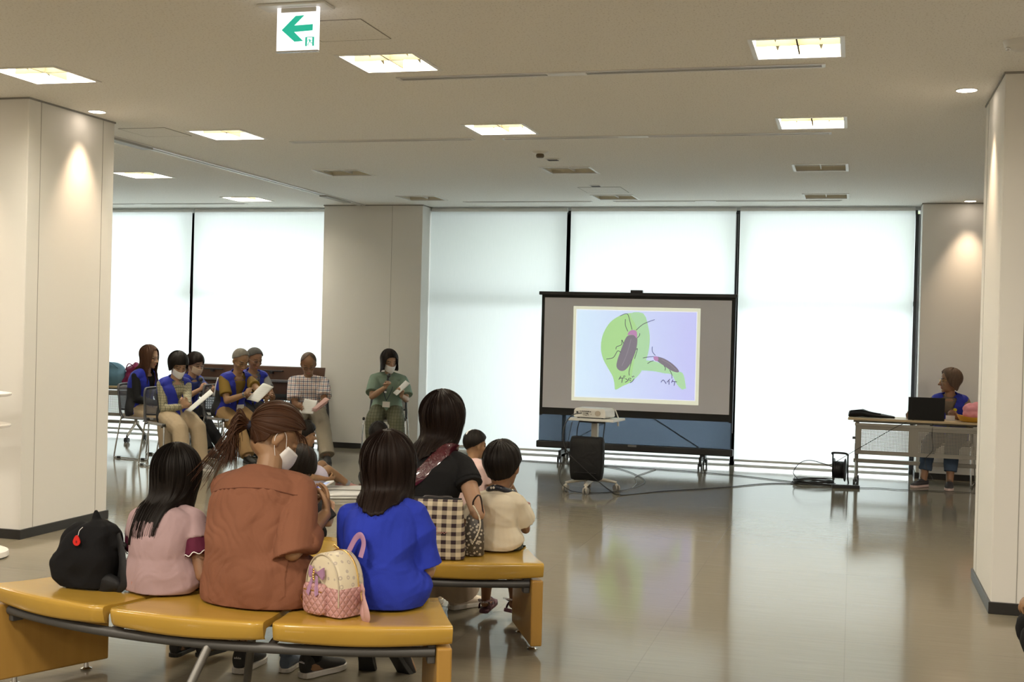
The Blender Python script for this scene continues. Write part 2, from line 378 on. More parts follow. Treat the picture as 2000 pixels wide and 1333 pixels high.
# ---------------------------------------------------------------- ceiling fittings
lamp_frame = mat('lamp_frame', (.78, .77, .74), .4)
refl = mat('lamp_reflector', (.80, .74, .58), .35, metal=.0)
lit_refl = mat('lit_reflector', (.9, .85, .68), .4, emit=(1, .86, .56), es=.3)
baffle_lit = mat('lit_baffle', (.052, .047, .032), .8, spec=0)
glow = mat('lit_tube_panel', (1, .95, .8), .5, emit=(1, .91, .74), es=88)
off_panel = mat('unlit_tube_panel', (.42, .38, .28), .5)
def ceiling_light(x, y, lit, lab):
    t = thing('ceiling_light', lab, 'ceiling light', (x, y, CEIL), 0, 'lit square ceiling lights' if lit else 'unlit square ceiling lights')
    w = HW; f = MB()
    for a in ((-w-.012, w+.012, -w-.012, -w+.012), (-w-.012, w+.012, w-.012, w+.012), (-w-.012, -w+.012, -w+.012, w-.012), (w-.012, w+.012, -w+.012, w-.012)): f.box(*a, -.006, .004)
    f.build('frame', lamp_frame, t)
    h = MB(); h.box(-w, w, -w, w, .105, .12)
    for a in ((-w-.004, -w, -w, w), (w, w+.004, -w, w), (-w, w, -w-.004, -w), (-w, w, w, w+.004)): h.box(*a, 0, .12)
    h.build('housing', lit_refl if lit else refl, t)
    bf = MB()
    for s in ((-w+.013, w-.013, 0), (-w+.013, w-.013, 1)):
        a, b, ax = s; P = [(a, 0), (b, 0), (b, .05), (a, .05)]
        th = .004
        if ax == 0: bf.add([(p, q*th, z+.012) for q in (-1, 1) for p, z in P], [(0, 1, 2, 3), (7, 6, 5, 4), (0, 4, 5, 1), (3, 2, 6, 7)])
        else: bf.add([(q*th, p, z+.012) for q in (-1, 1) for p, z in P], [(0, 1, 2, 3), (7, 6, 5, 4), (0, 4, 5, 1), (3, 2, 6, 7)])
    for sx in (-1, 1):      # slanted corner fins of each cell
        for sy_ in (-1, 1):
            cx, cy2 = sx*w/2, sy_*w/2
            bf.add([(cx, sy_*.006, .03), (cx+.03, cy2, .09), (cx-.03, cy2, .09), (cx, sy_*(w-.015), .03)], [(0, 1, 2), (3, 2, 1)])
    bf.build('baffle', baffle_lit if lit else lamp_frame, t)
    MB().box(-w+.015, w-.015, -w+.015, w-.015, .098, .104).build('lamp_panel', glow if lit else off_panel, t)
lamps = {(0, 2): (1, 'lit square ceiling light just right of the left column'), (0, 3): (1, 'lit square ceiling light above the left windows, nearest the glass'),
 (1, 0): (1, 'large lit ceiling light at the left edge above the left column'), (1, 1): (1, 'lit square ceiling light right of the left column downlight'),
 (1, 2): (0, 'unlit ceiling light, left one of the farther-but-one row'), (1, 3): (0, 'unlit ceiling light just in front of the middle column'),
 (2, 0): (1, 'large lit ceiling light right of the exit sign'), (2, 1): (1, 'lit ceiling light in the middle of the second row'),
 (2, 2): (0, 'unlit ceiling light behind the two round ceiling sensors'), (2, 3): (0, 'unlit ceiling light above the left part of the projection screen'),
 (3, 0): (1, 'lit ceiling light nearest the upper right corner'), (3, 1): (1, 'lit ceiling light on the right in the second row'),
 (3, 2): (0, 'unlit ceiling light on the right in the third row'), (3, 3): (0, 'unlit ceiling light on the right nearest the windows'),
 (0, 0): (1, 'lit ceiling light hidden beyond the left edge in the first row'), (0, 1): (1, 'lit ceiling light hidden behind the left column')}
for (i, j), (l, lab) in lamps.items(): ceiling_light(GX[i], GY[j], l, lab)
dl_glow = mat('downlight_glow', (1, .9, .8), .5, emit=(1, .85, .7), es=14)
for x, y, lab, pw in ((-5.262, 7.70, 'round warm downlight beside the left column', 75), (.609, 7.752, 'round warm downlight beside the right column', 75), (1.157, 13.87, 'small round downlight in front of the far right wall', 75), (-5.95, 6.95, 'round warm downlight in front of the left column', 75)):
    t = thing('downlight', lab, 'downlight', (x, y, CEIL), 0, 'round warm downlights')
    rg_ = MB(); rg_.loft([[V((r*math.cos(2*PI*k/32), r*math.sin(2*PI*k/32), z)) for k in range(32)] for r, z in ((.058, -.004), (.066, -.004), (.066, .0), (.058, .0))], closed=True); rg_.build('trim_ring', lamp_frame, t)
    MB().lathe([(.0, -.003), (.057, -.003), (.057, -.001), (0, -.001)], 32).build('lamp', dl_glow, t)
    l = bpy.data.lights.new('downlight_lamp', 'SPOT'); l.energy = pw; l.color = (1, .74, .50); l.spot_size = R(66); l.spot_blend = 1; l.shadow_soft_size = .03
    o = bpy.data.objects.new('downlight_lamp', l); o.location = (0, 0, -.02); link(o); o.parent = t
slot_d = mat('slot_dark', (.03, .03, .03), .5); slot_f = mat('slot_frame', (.70, .69, .66), .4)
for x0, x1, y, lab in ((-2.67, -.185, 6.93, 'long linear air diffuser nearest the camera, under the upper right lamp'), (-4.464, -2.904, 9.20, 'short linear air diffuser left of the middle lamp of the second row'), (-2.68, -.19, 9.22, 'long linear air diffuser in the second row on the right'), (-4.44, -2.904, 13.75, 'linear air diffuser by the windows right of the middle column'), (-2.658, -.154, 13.75, 'linear air diffuser by the windows above the screen'), (-9.8, -7.3, 13.83, 'linear air diffuser above the left windows')):
    t = thing('air_diffuser', lab, 'air diffuser', (x0, y, CEIL), 0, 'linear air diffusers'); L = x1-x0
    f = MB(); f.box(0, L, -.045, -.028, -.006, .0); f.box(0, L, .028, .045, -.006, .0); f.box(0, .02, -.028, .028, -.006, 0); f.box(L-.02, L, -.028, .028, -.006, 0); f.box(.02, L-.02, -.004, .004, -.005, 0)
    f.build('frame', slot_f, t); MB().box(.02, L-.02, -.028, .028, -.0015, 0).build('slot', slot_d, t)
    if L > 2: MB().box(.92, 1.15, -.03, .03, -.007, -.001).build('blanking_plate', lamp_frame, t)
r_ = thing('partition_track', 'long white partition track running along the ceiling to the middle column', 'ceiling track', (-5.85, 0, CEIL))
f = MB(); f.box(-.05, -.012, 7.4, 14.04, -.012, 0); f.box(.012, .05, 7.4, 14.04, -.012, 0); f.build('rail', slot_f, r_); MB().box(-.012, .012, 7.4, 14.04, -.004, 0).build('slot', slot_d, r_)
MB().box(-.05, .05, 8.6, 9.3, -.03, -.012).build('cover', mat('track_cover', (.38, .37, .34), .5), r_); MB().box(-.045, .045, 12.9, 13.6, -.025, -.012).build('cover', mat('track_cover', (.38, .37, .34), .5), r_)
t = thing('smoke_detector', 'round smoke detector with a dark sensor head, nearer of the ceiling sensors', 'smoke detector', (-2.555, 9.944, CEIL))
MB().lathe([(.02, -.018), (.06, -.014), (.075, 0)], 28).build('base', white_plastic, t, True); MB().lathe([(.0, -.05), (.028, -.048), (.036, -.034), (.03, -.017)], 20).build('sensor_head', mat('brown_sensor', (.12, .09, .05), .5), t, True)
for x, y, lab in ((-2.548, 10.37, 'flat round ceiling speaker with slots behind the smoke detector'), (-2.56, 12.27, 'small flat round ceiling disc beside the far hatch')):
    t = thing('ceiling_speaker', lab, 'ceiling speaker', (x, y, CEIL)); MB().lathe([(.0, -.010), (.055, -.009), (.072, 0)], 28).build('cover', white_plastic, t, True)
    f = MB()
    for k in range(-3, 4): f.box(-.045, .045, k*.012-.002, k*.012+.002, -.0115, -.009)
    f.build('grille', dark_grey, t)
t = thing('motion_sensor', 'round white sensor at the upper right edge of the ceiling', 'sensor', (.76, 6.53, CEIL)); MB().lathe([(.04, -.045), (.075, -.03), (.085, 0)], 28).build('base', white_plastic, t, True)
MB().ell((-.06, -.02, -.04), (.012, .012, .012)).build('lamp', chrome, t, True)
for x0, x1, y0, y1, lab in ((-2.73, -2.34, 5.55, 5.96, 'square ceiling hatch behind the exit sign'), (-5.55, -5.14, 8.4, 8.8, 'square ceiling hatch right of the left column'), (-2.78, -2.33, 12.40, 12.9, 'square ceiling hatch before the far row of lamps')):
    t = thing('ceiling_hatch', lab, 'ceiling hatch', (x0, y0, CEIL), 0, 'ceiling hatches'); a, b = x1-x0, y1-y0
    MB().box(.004, a-.004, .004, b-.004, -.0025, 0).build('panel', MATS['rock_wool_ceiling'], t)
    f = MB(); w = .004
    for q in ((0, a, 0, w), (0, a, b-w, b), (0, w, w, b-w), (a-w, a, w, b-w)): f.box(*q, -.003, 0)
    f.build('frame', mat('hatch_frame', (.30, .28, .24), .6), t)
# exit sign
es = thing('exit_sign', 'lit white exit sign with green arrow pointing left hanging from the ceiling', 'exit sign', (-2.535, 5.27, CEIL), 0)
MB().box(-.19, .16, -.06, .06, -.012, 0).build('ceiling_plate', white_plastic, es, bevel=.006)
MB().box(-.085, .095, -.012, .012, -.035, -.012).build('bracket', white_plastic, es, bevel=.003)
sw = .105; zt, zb = -.010, -.213
MB().box(-sw, sw, -.010, .010, zb, zt).build('sign_box', mat('sign_white', (.9, .9, .9), .4, emit=(1, .97, 1), es=1.25), es, bevel=.002)
MB().box(-sw-.002, sw+.002, -.012, .012, zb-.006, zb).build('bottom_edge', chrome, es)
sgreen = mat('sign_green', (.02, .48, .33), .5, emit=(.02, .55, .38), es=.55)
def sp(u, v): return (-sw+2*sw*u, -.0108, zt+(zb-zt)*v)
def flatpoly(mb, pts, d=.0006): mb.prism(pts, (0, d, 0))
f = MB(); flatpoly(f, [sp((x-305)/375, (y-65)/420) for x, y in ((350, 283), (475, 151), (556, 148), (466, 243), (633, 237), (633, 298), (466, 306), (549, 396), (470, 401))]); f.build('arrow', sgreen, es)
f = MB()
def q_(a, b, c, d): flatpoly(f, [sp(a, b), sp(c, b), sp(c, d), sp(a, d)])
u0_, v0_, u1_, v1_ = .70, .70, .915, .91
q_(u0_, v0_, u0_+.045, v1_); q_(u1_-.045, v0_, u1_, v1_); q_(u0_+.045, v0_, u1_-.045, v0_+.015)
def stroke2(mb, pts, w, fn, d=.0006):
    for (a, b), (c, e) in zip(pts, pts[1:]):
        L = math.hypot(c-a, e-b) or 1; nx, ny = -(e-b)/L*w/2, (c-a)/L*w/2
        flatpoly(mb, [fn(a+nx, b+ny), fn(c+nx, e+ny), fn(c-nx, e-ny), fn(a-nx, b-ny)], d)
flatpoly(f, [sp(.795+.012*math.cos(k), .735+.011*math.sin(k)) for k in [i*PI/4 for i in range(8)]])
for P, w_ in (([(.80, .755), (.815, .81)], .03), ([(.80, .76), (.765, .775), (.75, .80)], .013), ([(.805, .76), (.84, .79), (.865, .775)], .013), ([(.81, .81), (.775, .845), (.765, .90)], .016), ([(.815, .81), (.85, .84), (.885, .85)], .016)): stroke2(f, P, w_, sp)
f.build('running_figure', sgreen, es)
# ---------------------------------------------------------------- curved benches
def wood_mat(name, a, b, rough=.28, sc_=(2.5, 22, 2.5), coat=.35):
    m = mat(name, a, rough, coat=coat); w = NT(m); o, v = w.xyz()
    mp = w.n('ShaderNodeMapping'); mp.inputs['Scale'].default_value = sc_; w.l(v, mp.inputs[0])
    n = w.n('ShaderNodeTexNoise'); n.inputs['Scale'].default_value = 1; n.inputs['Detail'].default_value = 6; n.inputs['Distortion'].default_value = .4; w.l(mp.outputs[0], n.inputs['Vector'])
    w.l(w.mix(n.outputs[0], a, b), w.p.inputs['Base Color']); return m
seat_wood = wood_mat('honey_plywood', (.43, .25, .035), (.52, .32, .05), .25)
panel_wood = wood_mat('plywood_panel', (.36, .19, .035), (.44, .25, .055), .42, (30, 30, 1.5), .1)
edge_wood = wood_mat('plywood_edge', (.44, .24, .045), (.52, .31, .08), .4, (40, 40, 1), .1)
steel_grey = mat('grey_steel', (.10, .098, .095), .5, .5)
RO, RI, SEATZ = 2.28, 1.78, .42
def bench(lab, cx, cyy):
    t = thing('curved_bench', lab, 'bench', (cx, cyy, 0), 0, 'curved wooden benches')
    P = lambda r, a, z: V((r*math.sin(R(a)), -r*math.cos(R(a)), z))
    # cross-section of the seat: rolled outer lip, flat top
    prof = [(RO-.030, SEATZ-.068), (RO-.014, SEATZ-.064), (RO-.008, SEATZ-.054), (RO+.001, SEATZ-.020), (RO+.001, SEATZ-.008), (RO-.003, SEATZ-.002), (RO-.010, SEATZ), (RO-.04, SEATZ), (RO-.12, SEATZ-.004), (RO-.25, SEATZ-.006), (RI+.12, SEATZ-.004), (RI+.016, SEATZ), (RI, SEATZ-.008), (RI-.006, SEATZ-.026), (RI-.006, SEATZ-.05), (RI+.004, SEATZ-.066), (RI+.02, SEATZ-.07),
            (RI+.02, SEATZ-.055), (RI+.06, SEATZ-.03), (RO-.06, SEATZ-.03), (RO-.02, SEATZ-.06)]
    for k in range(3):
        a0, a1 = -25.5+17*k, -25.5+17*(k+1); g = .45
        A0 = a0+(g if k else 0); A1 = a1-(g if k < 2 else 0); b = MB(); rings = []; n = 36
        for i in range(n+1):
            u = i/n; a = A0+(A1-A0)*u; e = 0
            # inner joints are rounded down at their ends
            if k > 0 and u < .055: e = (1-u/.055)
            if k < 2 and u > .94: e = max(e, (u-.94)/.06)
            dz = -.003*e*e
            # lip is deepest mid-segment
            dl = -.012*math.sin(PI*u)
            rings.append([P(r-(.022*e*e if r > RO-.05 else 0), a, z+dz+(dl if (r > RO-.035 and z < SEATZ-.04) else 0)) for r, z in prof])
        b.loft(rings); b.build('seat_segment', seat_wood, t, True)
    for sgn in (-1, 1):
        a = 25.5*sgn; d = P(1, a, 0); tn = V((math.cos(R(a)), math.sin(R(a)), 0))*sgn
        b = MB(); ins = .004
        p0, p1 = d*(RO-.0), d*(RI+.0)
        # panel board, rounded upper end running up to the seat
        q = [p0, p1, p1-tn*.055, p0-tn*.055]
        b.loft([[V((p.x, p.y, z)) for p in q] for z in (.035, SEATZ-.078)])
        pan = b.build('end_panel', panel_wood, t, bevel=.008, seg=3)
        for r in (RO-.09, RI+.09):
            c = d*r-tn*.027; MB().lathe([(.022, 0), (.024, .006), (.012, .012), (.010, .036)], 20, (c.x, c.y, 0)).build('glide_foot', chrome, pan, True)
        br = MB(); c0 = d*(RO-.07)-tn*.055; br.bar(c0+V((0, 0, .31)), c0-tn*.03+V((0, 0, .31)), .05, .07); br.build('bracket', steel_grey, pan, bevel=.004)
    for r in (RO-.05, RI+.07):
        MB().tube([P(r, -24+48*i/40, .318) for i in range(41)], .019, 14).build('support_rail', steel_grey, t, True)
    for a in (-8.5, 8.5):
        MB().tube([P(RO-.05, a, .322), P((RO+RI)/2, a, .345), P(RI+.07, a, .322)], .014, 10, smooth=5).build('cross_bracket', steel_grey, t, True)
    b = MB(); b.tube([P(RO-.05, 2.5, .318), P(RO+.09, .3, .012)], .0165, 14); b.build('leg', chrome if False else mat('satin_steel', (.24, .235, .22), .4, .8), t, True)
    b = MB(); b.tube([P(RI+.07, 2.5, .318), P(RI-.02, .3, .012)], .0165, 14); b.build('leg', MATS['satin_steel'], t, True)
    return t
bench('curved honey coloured wooden bench nearest the camera, three seat segments', -2.35, 6.29)
bench('curved wooden bench in front, where the boy in the cream shirt sits', -2.335, 7.59)

# ---------------------------------------------------------------- chairs
mesh_m = None
def mesh_mat(name, col, scale=160, hole=.42):
    m = bpy.data.materials.new(name); m.use_nodes = True; nt = m.node_tree; p = nt.nodes['Principled BSDF']; out = nt.nodes['Material Output']
    p.inputs['Base Color'].default_value = (*col, 1); p.inputs['Roughness'].default_value = .6
    w = NT(m); o, v = w.xyz(); tr = w.n('ShaderNodeBsdfTransparent'); mx = w.n('ShaderNodeMixShader')
    f = [w.math('GREATER_THAN', w.math('FRACT', w.math('MULTIPLY', o[i], scale)), 1-hole) for i in (0, 2)]
    w.l(w.math('MULTIPLY', f[0], f[1]), mx.inputs[0]); w.l(p.outputs[0], mx.inputs[1]); w.l(tr.outputs[0], mx.inputs[2]); w.l(mx.outputs[0], out.inputs[0]); return m
back_mesh = mesh_mat('chair_back_mesh', (.10, .105, .12), 150, .62)
seat_m = mat('chair_seat_pad', (.20, .19, .185), .7, bump=(120, .2, .003)); cframe = mat('chair_plastic_frame', (.05, .05, .055), .4)
def make_chair():
    """sled base stacking chair, facing +Y, origin on the floor below the seat"""
    t = thing('meeting_chair', 'x', 'chair', (0, 0, 0), 0, 'chrome sled base meeting chairs')
    MB().loft([[V((x*sx, y, .425+z+.012*abs(x)/.22)) for x, z in ((-.225, .0), (-.21, .022), (-.1, .014), (0, .012), (.1, .014), (.21, .022), (.225, 0), (.2, -.008), (-.2, -.008))] for y, sx in ((-.21, .86), (-.15, .95), (0, 1), (.15, 1), (.20, .97), (.225, .85))]).build('seat', seat_m, t, True)
    bk = MB(); rows = []
    for i in range(9):
        u = i/8; z = .52+.27*u; y = -.225-.055*u
        rows.append([V((x, y-.03*(1-(x/.2)**2)+.0, z)) for x in [(-.195+.39*k/10)*(1-.05*u) for k in range(11)]])
    vs = [p for r in rows for p in r]; fs = [(a*11+b, a*11+b+1, (a+1)*11+b+1, (a+1)*11+b) for a in range(8) for b in range(10)]
    bk.add(vs, fs); bo = bk.build('backrest_mesh', back_mesh, t, True)
    md = bo.modifiers.new('s', 'SOLIDIFY'); md.thickness = .002
    fr = MB()
    for s in (-1, 1): fr.tube([(s*.215, -.175, .435), (s*.213, -.215, .50), (s*.205, -.235, .60), (s*.195, -.265, .74), (s*.165, -.292, .795)], [.016, .015, .013, .013, .013], 10, smooth=5)
    fr.tube([(-.17, -.290, .793), (-.09, -.312, .80), (0, -.318, .802), (.09, -.312, .80), (.17, -.290, .793)], .013, 10, smooth=4)
    fr.tube([(-.205, -.228, .53), (-.1, -.25, .522), (0, -.256, .52), (.1, -.25, .522), (.205, -.228, .53)], .010, 8, smooth=4)
    fr.build('backrest_frame', cframe, t, True)
    for s in (-1, 1):
        g = MB(); g.tube([(s*.225, -.185, .46), (s*.235, -.215, .30), (s*.25, -.255, .03), (s*.25, -.245, .011), (s*.25, -.20, .011), (s*.25, .12, .011), (s*.25, .20, .011), (s*.25, .222, .03), (s*.243, .215, .30), (s*.235, .20, .43)], .0085, 10, smooth=4)
        o = g.build('side_frame', chrome, t, True)
        b = MB(); b.box(s*.25-.012, s*.25+.012, -.21, -.165, .0, .024); b.box(s*.25-.012, s*.25+.012, .13, .175, 0, .024); b.build('floor_glide', black_plastic, o, bevel=.004)
        b = MB(); b.ell((s*.236, .198, .445), (.016, .022, .020)); b.build('seat_corner_joint', black_plastic, o, True)
    MB().tube([(-.225, .12, .418), (.225, .12, .418)], .008, 8).build('cross_bar', chrome, t, True)
    return t
proto_chair = make_chair(); _used = [0]
def chair(x, y, face, lab):
    c = proto_chair if not _used[0] else copy_tree(proto_chair); _used[0] = 1
    c.location = (x, y, 0); c.rotation_euler = (0, 0, -R(face)); c['label'] = lab; return c

# ---------------------------------------------------------------- projection screen
scx, scy = -2.40, 13.95
t = thing('projection_screen', 'black framed floor standing projection screen showing the firefly drawing', 'projection screen', (scx, scy, 0))
HWs = 1.115
MB().box(-HWs-.03, HWs+.03, -.035, .035, 1.925, 1.965).build('top_bar', black_metal, t, bevel=.005)
MB().box(-.07, .07, -.03, .03, 1.965, 1.995).build('handle', black_metal, t, bevel=.005)
scr = mat('screen_fabric', (.84, .83, .90), .9)
MB().box(-HWs+.035, HWs-.035, -.004, 0, .612, 1.925).build('screen_fabric', scr, t)
blk = mat('screen_border', (.012, .012, .012), .7)
f = MB(); f.box(-HWs, -HWs+.035, -.005, .001, .52, 1.925); f.box(HWs-.035, HWs, -.005, .001, .52, 1.925); f.box(-HWs, HWs, -.006, .002, .53, .612); f.box(-HWs+.035, HWs-.035, -.0055, .001, 1.895, 1.926); f.build('black_border', blk, t)
# see-through lower fabric
m = bpy.data.materials.new('thin_black_cloth'); m.use_nodes = True; w = NT(m); tr = w.n('ShaderNodeBsdfTransparent'); tr.inputs[0].default_value = (.75, .85, 1, 1); mx = w.n('ShaderNodeMixShader'); mx.inputs[0].default_value = .68
w.p.inputs['Base Color'].default_value = (.06, .085, .12, 1); w.p.inputs['Roughness'].default_value = .9; w.l(tr.outputs[0], mx.inputs[1]); w.l(w.p.outputs[0], mx.inputs[2]); w.l(mx.outputs[0], m.node_tree.nodes['Material Output'].inputs[0])
MB().box(-HWs, HWs, -.0015, 0, .2, .53).build('lower_cloth', m, t)
MB().box(-HWs-.02, HWs+.02, -.045, .045, .145, .225).build('base_housing', black_metal, t, bevel=.012, seg=3)
MB().box(-.05, .05, -.055, -.04, .20, .225).build('housing_latch', mat('grey_latch', (.25, .25, .25), .4, .6), t, bevel=.003)
f = MB(); f.bar((-.78, .05, .20), (0, .08, .66), .012, .028, (0, 1, 0)); f.bar((.78, .05, .20), (0, .08, .66), .012, .028, (0, 1, 0)); f.bar((0, .08, .66), (.0, .06, 1.95), .012, .03, (0, 1, 0)); f.build('scissor_arm', black_metal, t)
def caster(mb_fork, mb_wheel, x, y, r=.03, w_=.012, gap=.009, ang=0):
    ca, sa = math.cos(ang), math.sin(ang)
    for s in (-1, 1):
        rings = []
        for dx, rr in ((-w_/2, r*.8), (-w_/2, r), (w_/2, r), (w_/2, r*.8)):
            ox = s*(gap+w_/2)+dx
            rings.append([V((x+ox*ca-(rr*math.cos(a))*sa, y+ox*sa+(rr*math.cos(a))*ca, r+rr*math.sin(a))) for a in [2*PI*k/18 for k in range(18)]])
        mb_wheel.loft(rings)
    mb_fork.tube([(x, y, r), (x, y, r*2.3)], .008, 8); mb_fork.ell((x, y, r*1.9), (.014, r*.7, r*.5))
for s in (-1, 1):
    ft = MB(); ft.bar((s*.8, -.26, .115), (s*.8, .26, .115), .03, .05); ft.box(s*.8-.03, s*.8+.03, -.05, .05, .10, .15); fo = ft.build('support_foot', black_metal, t, bevel=.004)
    for yy in (-.24, .24):
        a, b = MB(), MB(); caster(a, b, s*.8, yy, .036, .016); a.box(s*.8-.014, s*.8+.014, yy-.014, yy+.014, .07, .1); c = b.build('wheel', black_plastic, fo, True); a.build('caster_fork', black_plastic, fo)
# projected drawing: thin patches on the fabric (picture coordinates from the slide itself)
U = lambda u, v: None
pw0, pw1, pz1, pz0 = -.735, .735, 1.80, .705     # picture frame rectangle on the fabric
kx = lambda x, y: pw0+(pw1-pw0)*((x-78)-(8*0))/(1590-78)
def PP(x, y, lay=1):
    # x,y measured on the slide enlargement; undo its slight keystone
    top = 62+(x-85)*(112-62)/(1600-85); bot = 1210+(x-72)*(1258-1210)/(1582-72)
    v = (y-top)/(bot-top); xl = 85-(13)*v; xr = 1602-20*v
    return (pw0+(pw1-pw0)*(x-xl)/(xr-xl), -.0045-.0006*lay, pz1+(pz0-pz1)*v)
def glowm(nm, c, e=.55):
    m = mat(nm, tuple(k*.55 for k in c), .9, emit=c, es=e); return m
def ppoly(name, pts, m, lay, parent, smooth=0):
    if smooth:
        n = len(pts); out = []
        for i in range(n):
            a, b, c, d = [V((*pts[(i+k-1) % n], 0)) for k in range(4)]
            for k in range(smooth):
                q = k/smooth; r = .5*((2*b)+(c-a)*q+(2*a-5*b+4*c-d)*q*q+(3*b-a-3*c+d)*q**3); out.append((r.x, r.y))
        pts = out
    b = MB(); b.prism([PP(x, y, lay) for x, y in pts], (0, .0005, 0)); return b.build(name, m, parent)
def pline(name, lines, wd, m, lay, parent):
    b = MB()
    for L in lines:
        L = [V((x, y, 0)) for x, y in L]; L = catmull(L, 5) if len(L) > 2 else L
        for i in range(len(L)-1):
            a, c = L[i], L[i+1]; d = (c-a).normalized(); n = V((-d.y, d.x, 0))*wd/2; a = a-d*wd*.2; c = c+d*wd*.2
            b.prism([PP(*(q.xy), lay) for q in (a+n, c+n, c-n, a-n)], (0, .0004, 0))
    return b.build(name, m, parent)
pf = ppoly('projected_slide', [(85, 62), (1600, 112), (1582, 1258), (72, 1210)], glowm('slide_gold_border', (.86, .87, .68), .62), 1, t)
pg = MB()
def slide_bg():
    m = mat('slide_paper', (.4, .42, .5), .9); w = NT(m); o, v = w.xyz()
    r = w.n('ShaderNodeMapRange'); r.inputs['From Min'].default_value = -.7; r.inputs['From Max'].default_value = .6; w.l(o[0], r.inputs['Value'])
    c = w.mix(r.outputs[0], (.60, .76, .92), (.50, .52, .86)); w.l(c, w.p.inputs['Emission Color']); w.p.inputs['Emission Strength'].default_value = .80; w.l(c, w.p.inputs['Base Color']); return m
ppoly('slide_edge', [(120, 100), (1562, 152), (1545, 1208), (108, 1168)], glowm('slide_white_edge', (.93, .95, 1), .75), 2, pf)
ppoly('slide_paper', [(128, 108), (1556, 158), (1538, 1202), (118, 1162)], slide_bg(), 3, pf)
leaf = glowm('slide_leaf', (.48, .80, .36), .66); leaf2 = glowm('slide_leaf_pale', (.50, .80, .48), .66)
ppoly('leaf', [(738, 160), (640, 190), (540, 255), (470, 355), (430, 470), (425, 600), (455, 715), (515, 825), (570, 920), (592, 1010), (605, 1080), (690, 1035), (790, 985), (880, 880), (925, 800), (960, 720), (990, 640), (1005, 500), (1000, 380), (965, 260), (930, 165), (850, 155)], leaf, 4, pf, 3)
ppoly('leaf', [(770, 165), (930, 165), (990, 330), (1008, 480), (985, 660), (905, 870), (800, 960), (820, 760), (860, 520), (850, 330)], leaf2, 5, pf, 3)
UPL, LOL = [(905, 720), (1060, 735), (1180, 780), (1300, 855), (1400, 880), (1440, 1060)], [(880, 845), (1050, 855), (1180, 880), (1270, 900), (1330, 1010), (1390, 1075)]
UPL, LOL = [[(p.x, p.y) for p in catmull([(x, y, 0) for x, y in q], 5)] for q in (UPL, LOL)]
b = MB(); b.loft([[V(PP(*u_, 5.7)), V(PP(*l_, 5.7)), V(PP(*l_, 5.3)), V(PP(*u_, 5.3))] for u_, l_ in zip(UPL, LOL)]); b.build('leaf', leaf2, pf)
bug = glowm('slide_beetle', (.33, .30, .36), .50); pink = glowm('slide_beetle_head', (.62, .32, .58), .6); ink = mat('slide_ink', (.12, .11, .14), .9, emit=(.2, .18, .25), es=.3)
ppoly('beetle_body', [(745, 430), (800, 420), (850, 440), (860, 500), (845, 600), (810, 700), (765, 790), (705, 848), (650, 845), (615, 800), (625, 720), (655, 630), (690, 530), (715, 470)], bug, 6, pf, 3)
ppoly('beetle_head', [(745, 420), (755, 385), (795, 360), (845, 372), (856, 420), (850, 460), (820, 425), (780, 418)], pink, 7, pf, 3)
ppoly('beetle_body', [(1095, 680), (1170, 700), (1250, 745), (1320, 805), (1355, 855), (1330, 868), (1260, 845), (1180, 790), (1100, 735), (1075, 700)], bug, 6, pf, 3)
ppoly('beetle_head', [(1055, 680), (1100, 680), (1112, 715), (1095, 735), (1062, 720)], pink, 7, pf, 3)
LN_ = [[[(795, 355), (770, 260), (735, 165), (650, 190)], [(845, 362), (930, 290), (1062, 238)], [(745, 375), (715, 300), (715, 230)], [(860, 455), (885, 425), (888, 402)], [(697, 520), (675, 480), (672, 535), (615, 560), (605, 590)], [(665, 628), (625, 612), (575, 690), (492, 708)], [(845, 595), (862, 590), (830, 705)], [(795, 715), (785, 770), (765, 860), (768, 905)]],
  [[(1075, 665), (1040, 620), (1038, 562)], [(1055, 680), (990, 685), (930, 696)], [(1055, 728), (1020, 740), (985, 762)], [(1180, 790), (1195, 815), (1190, 845)], [(1245, 840), (1270, 890), (1272, 940)]]]
for q in LN_: pline('drawn_lines', q, 7, ink, 8, pf)
for q in ([[(785, 470), (740, 640), (680, 790)]], [[(1150, 715), (1240, 765), (1320, 840)]]): pline('beetle_seam', q, 6, glowm('slide_beetle_seam', (.45, .40, .48), .5), 8, pf)
HW_ = [[[(668, 915), (645, 955)], [(650, 940), (712, 935)], [(688, 940), (680, 992)], [(698, 912), (704, 924)], [(712, 908), (718, 920)], [(725, 945), (745, 958)], [(722, 988), (752, 968), (765, 938)], [(775, 938), (790, 946)], [(770, 958), (788, 968)], [(780, 994), (808, 975), (826, 945)], [(803, 915), (810, 928)], [(818, 912), (824, 924)]],
  [[(1145, 985), (1172, 960), (1205, 1002)], [(1250, 948), (1215, 985)], [(1238, 968), (1240, 1012)], [(1285, 955), (1268, 990)], [(1275, 975), (1330, 980)], [(1308, 980), (1298, 1025)]]]
for q in HW_: pline('handwriting', q, 8, ink, 8, pf)

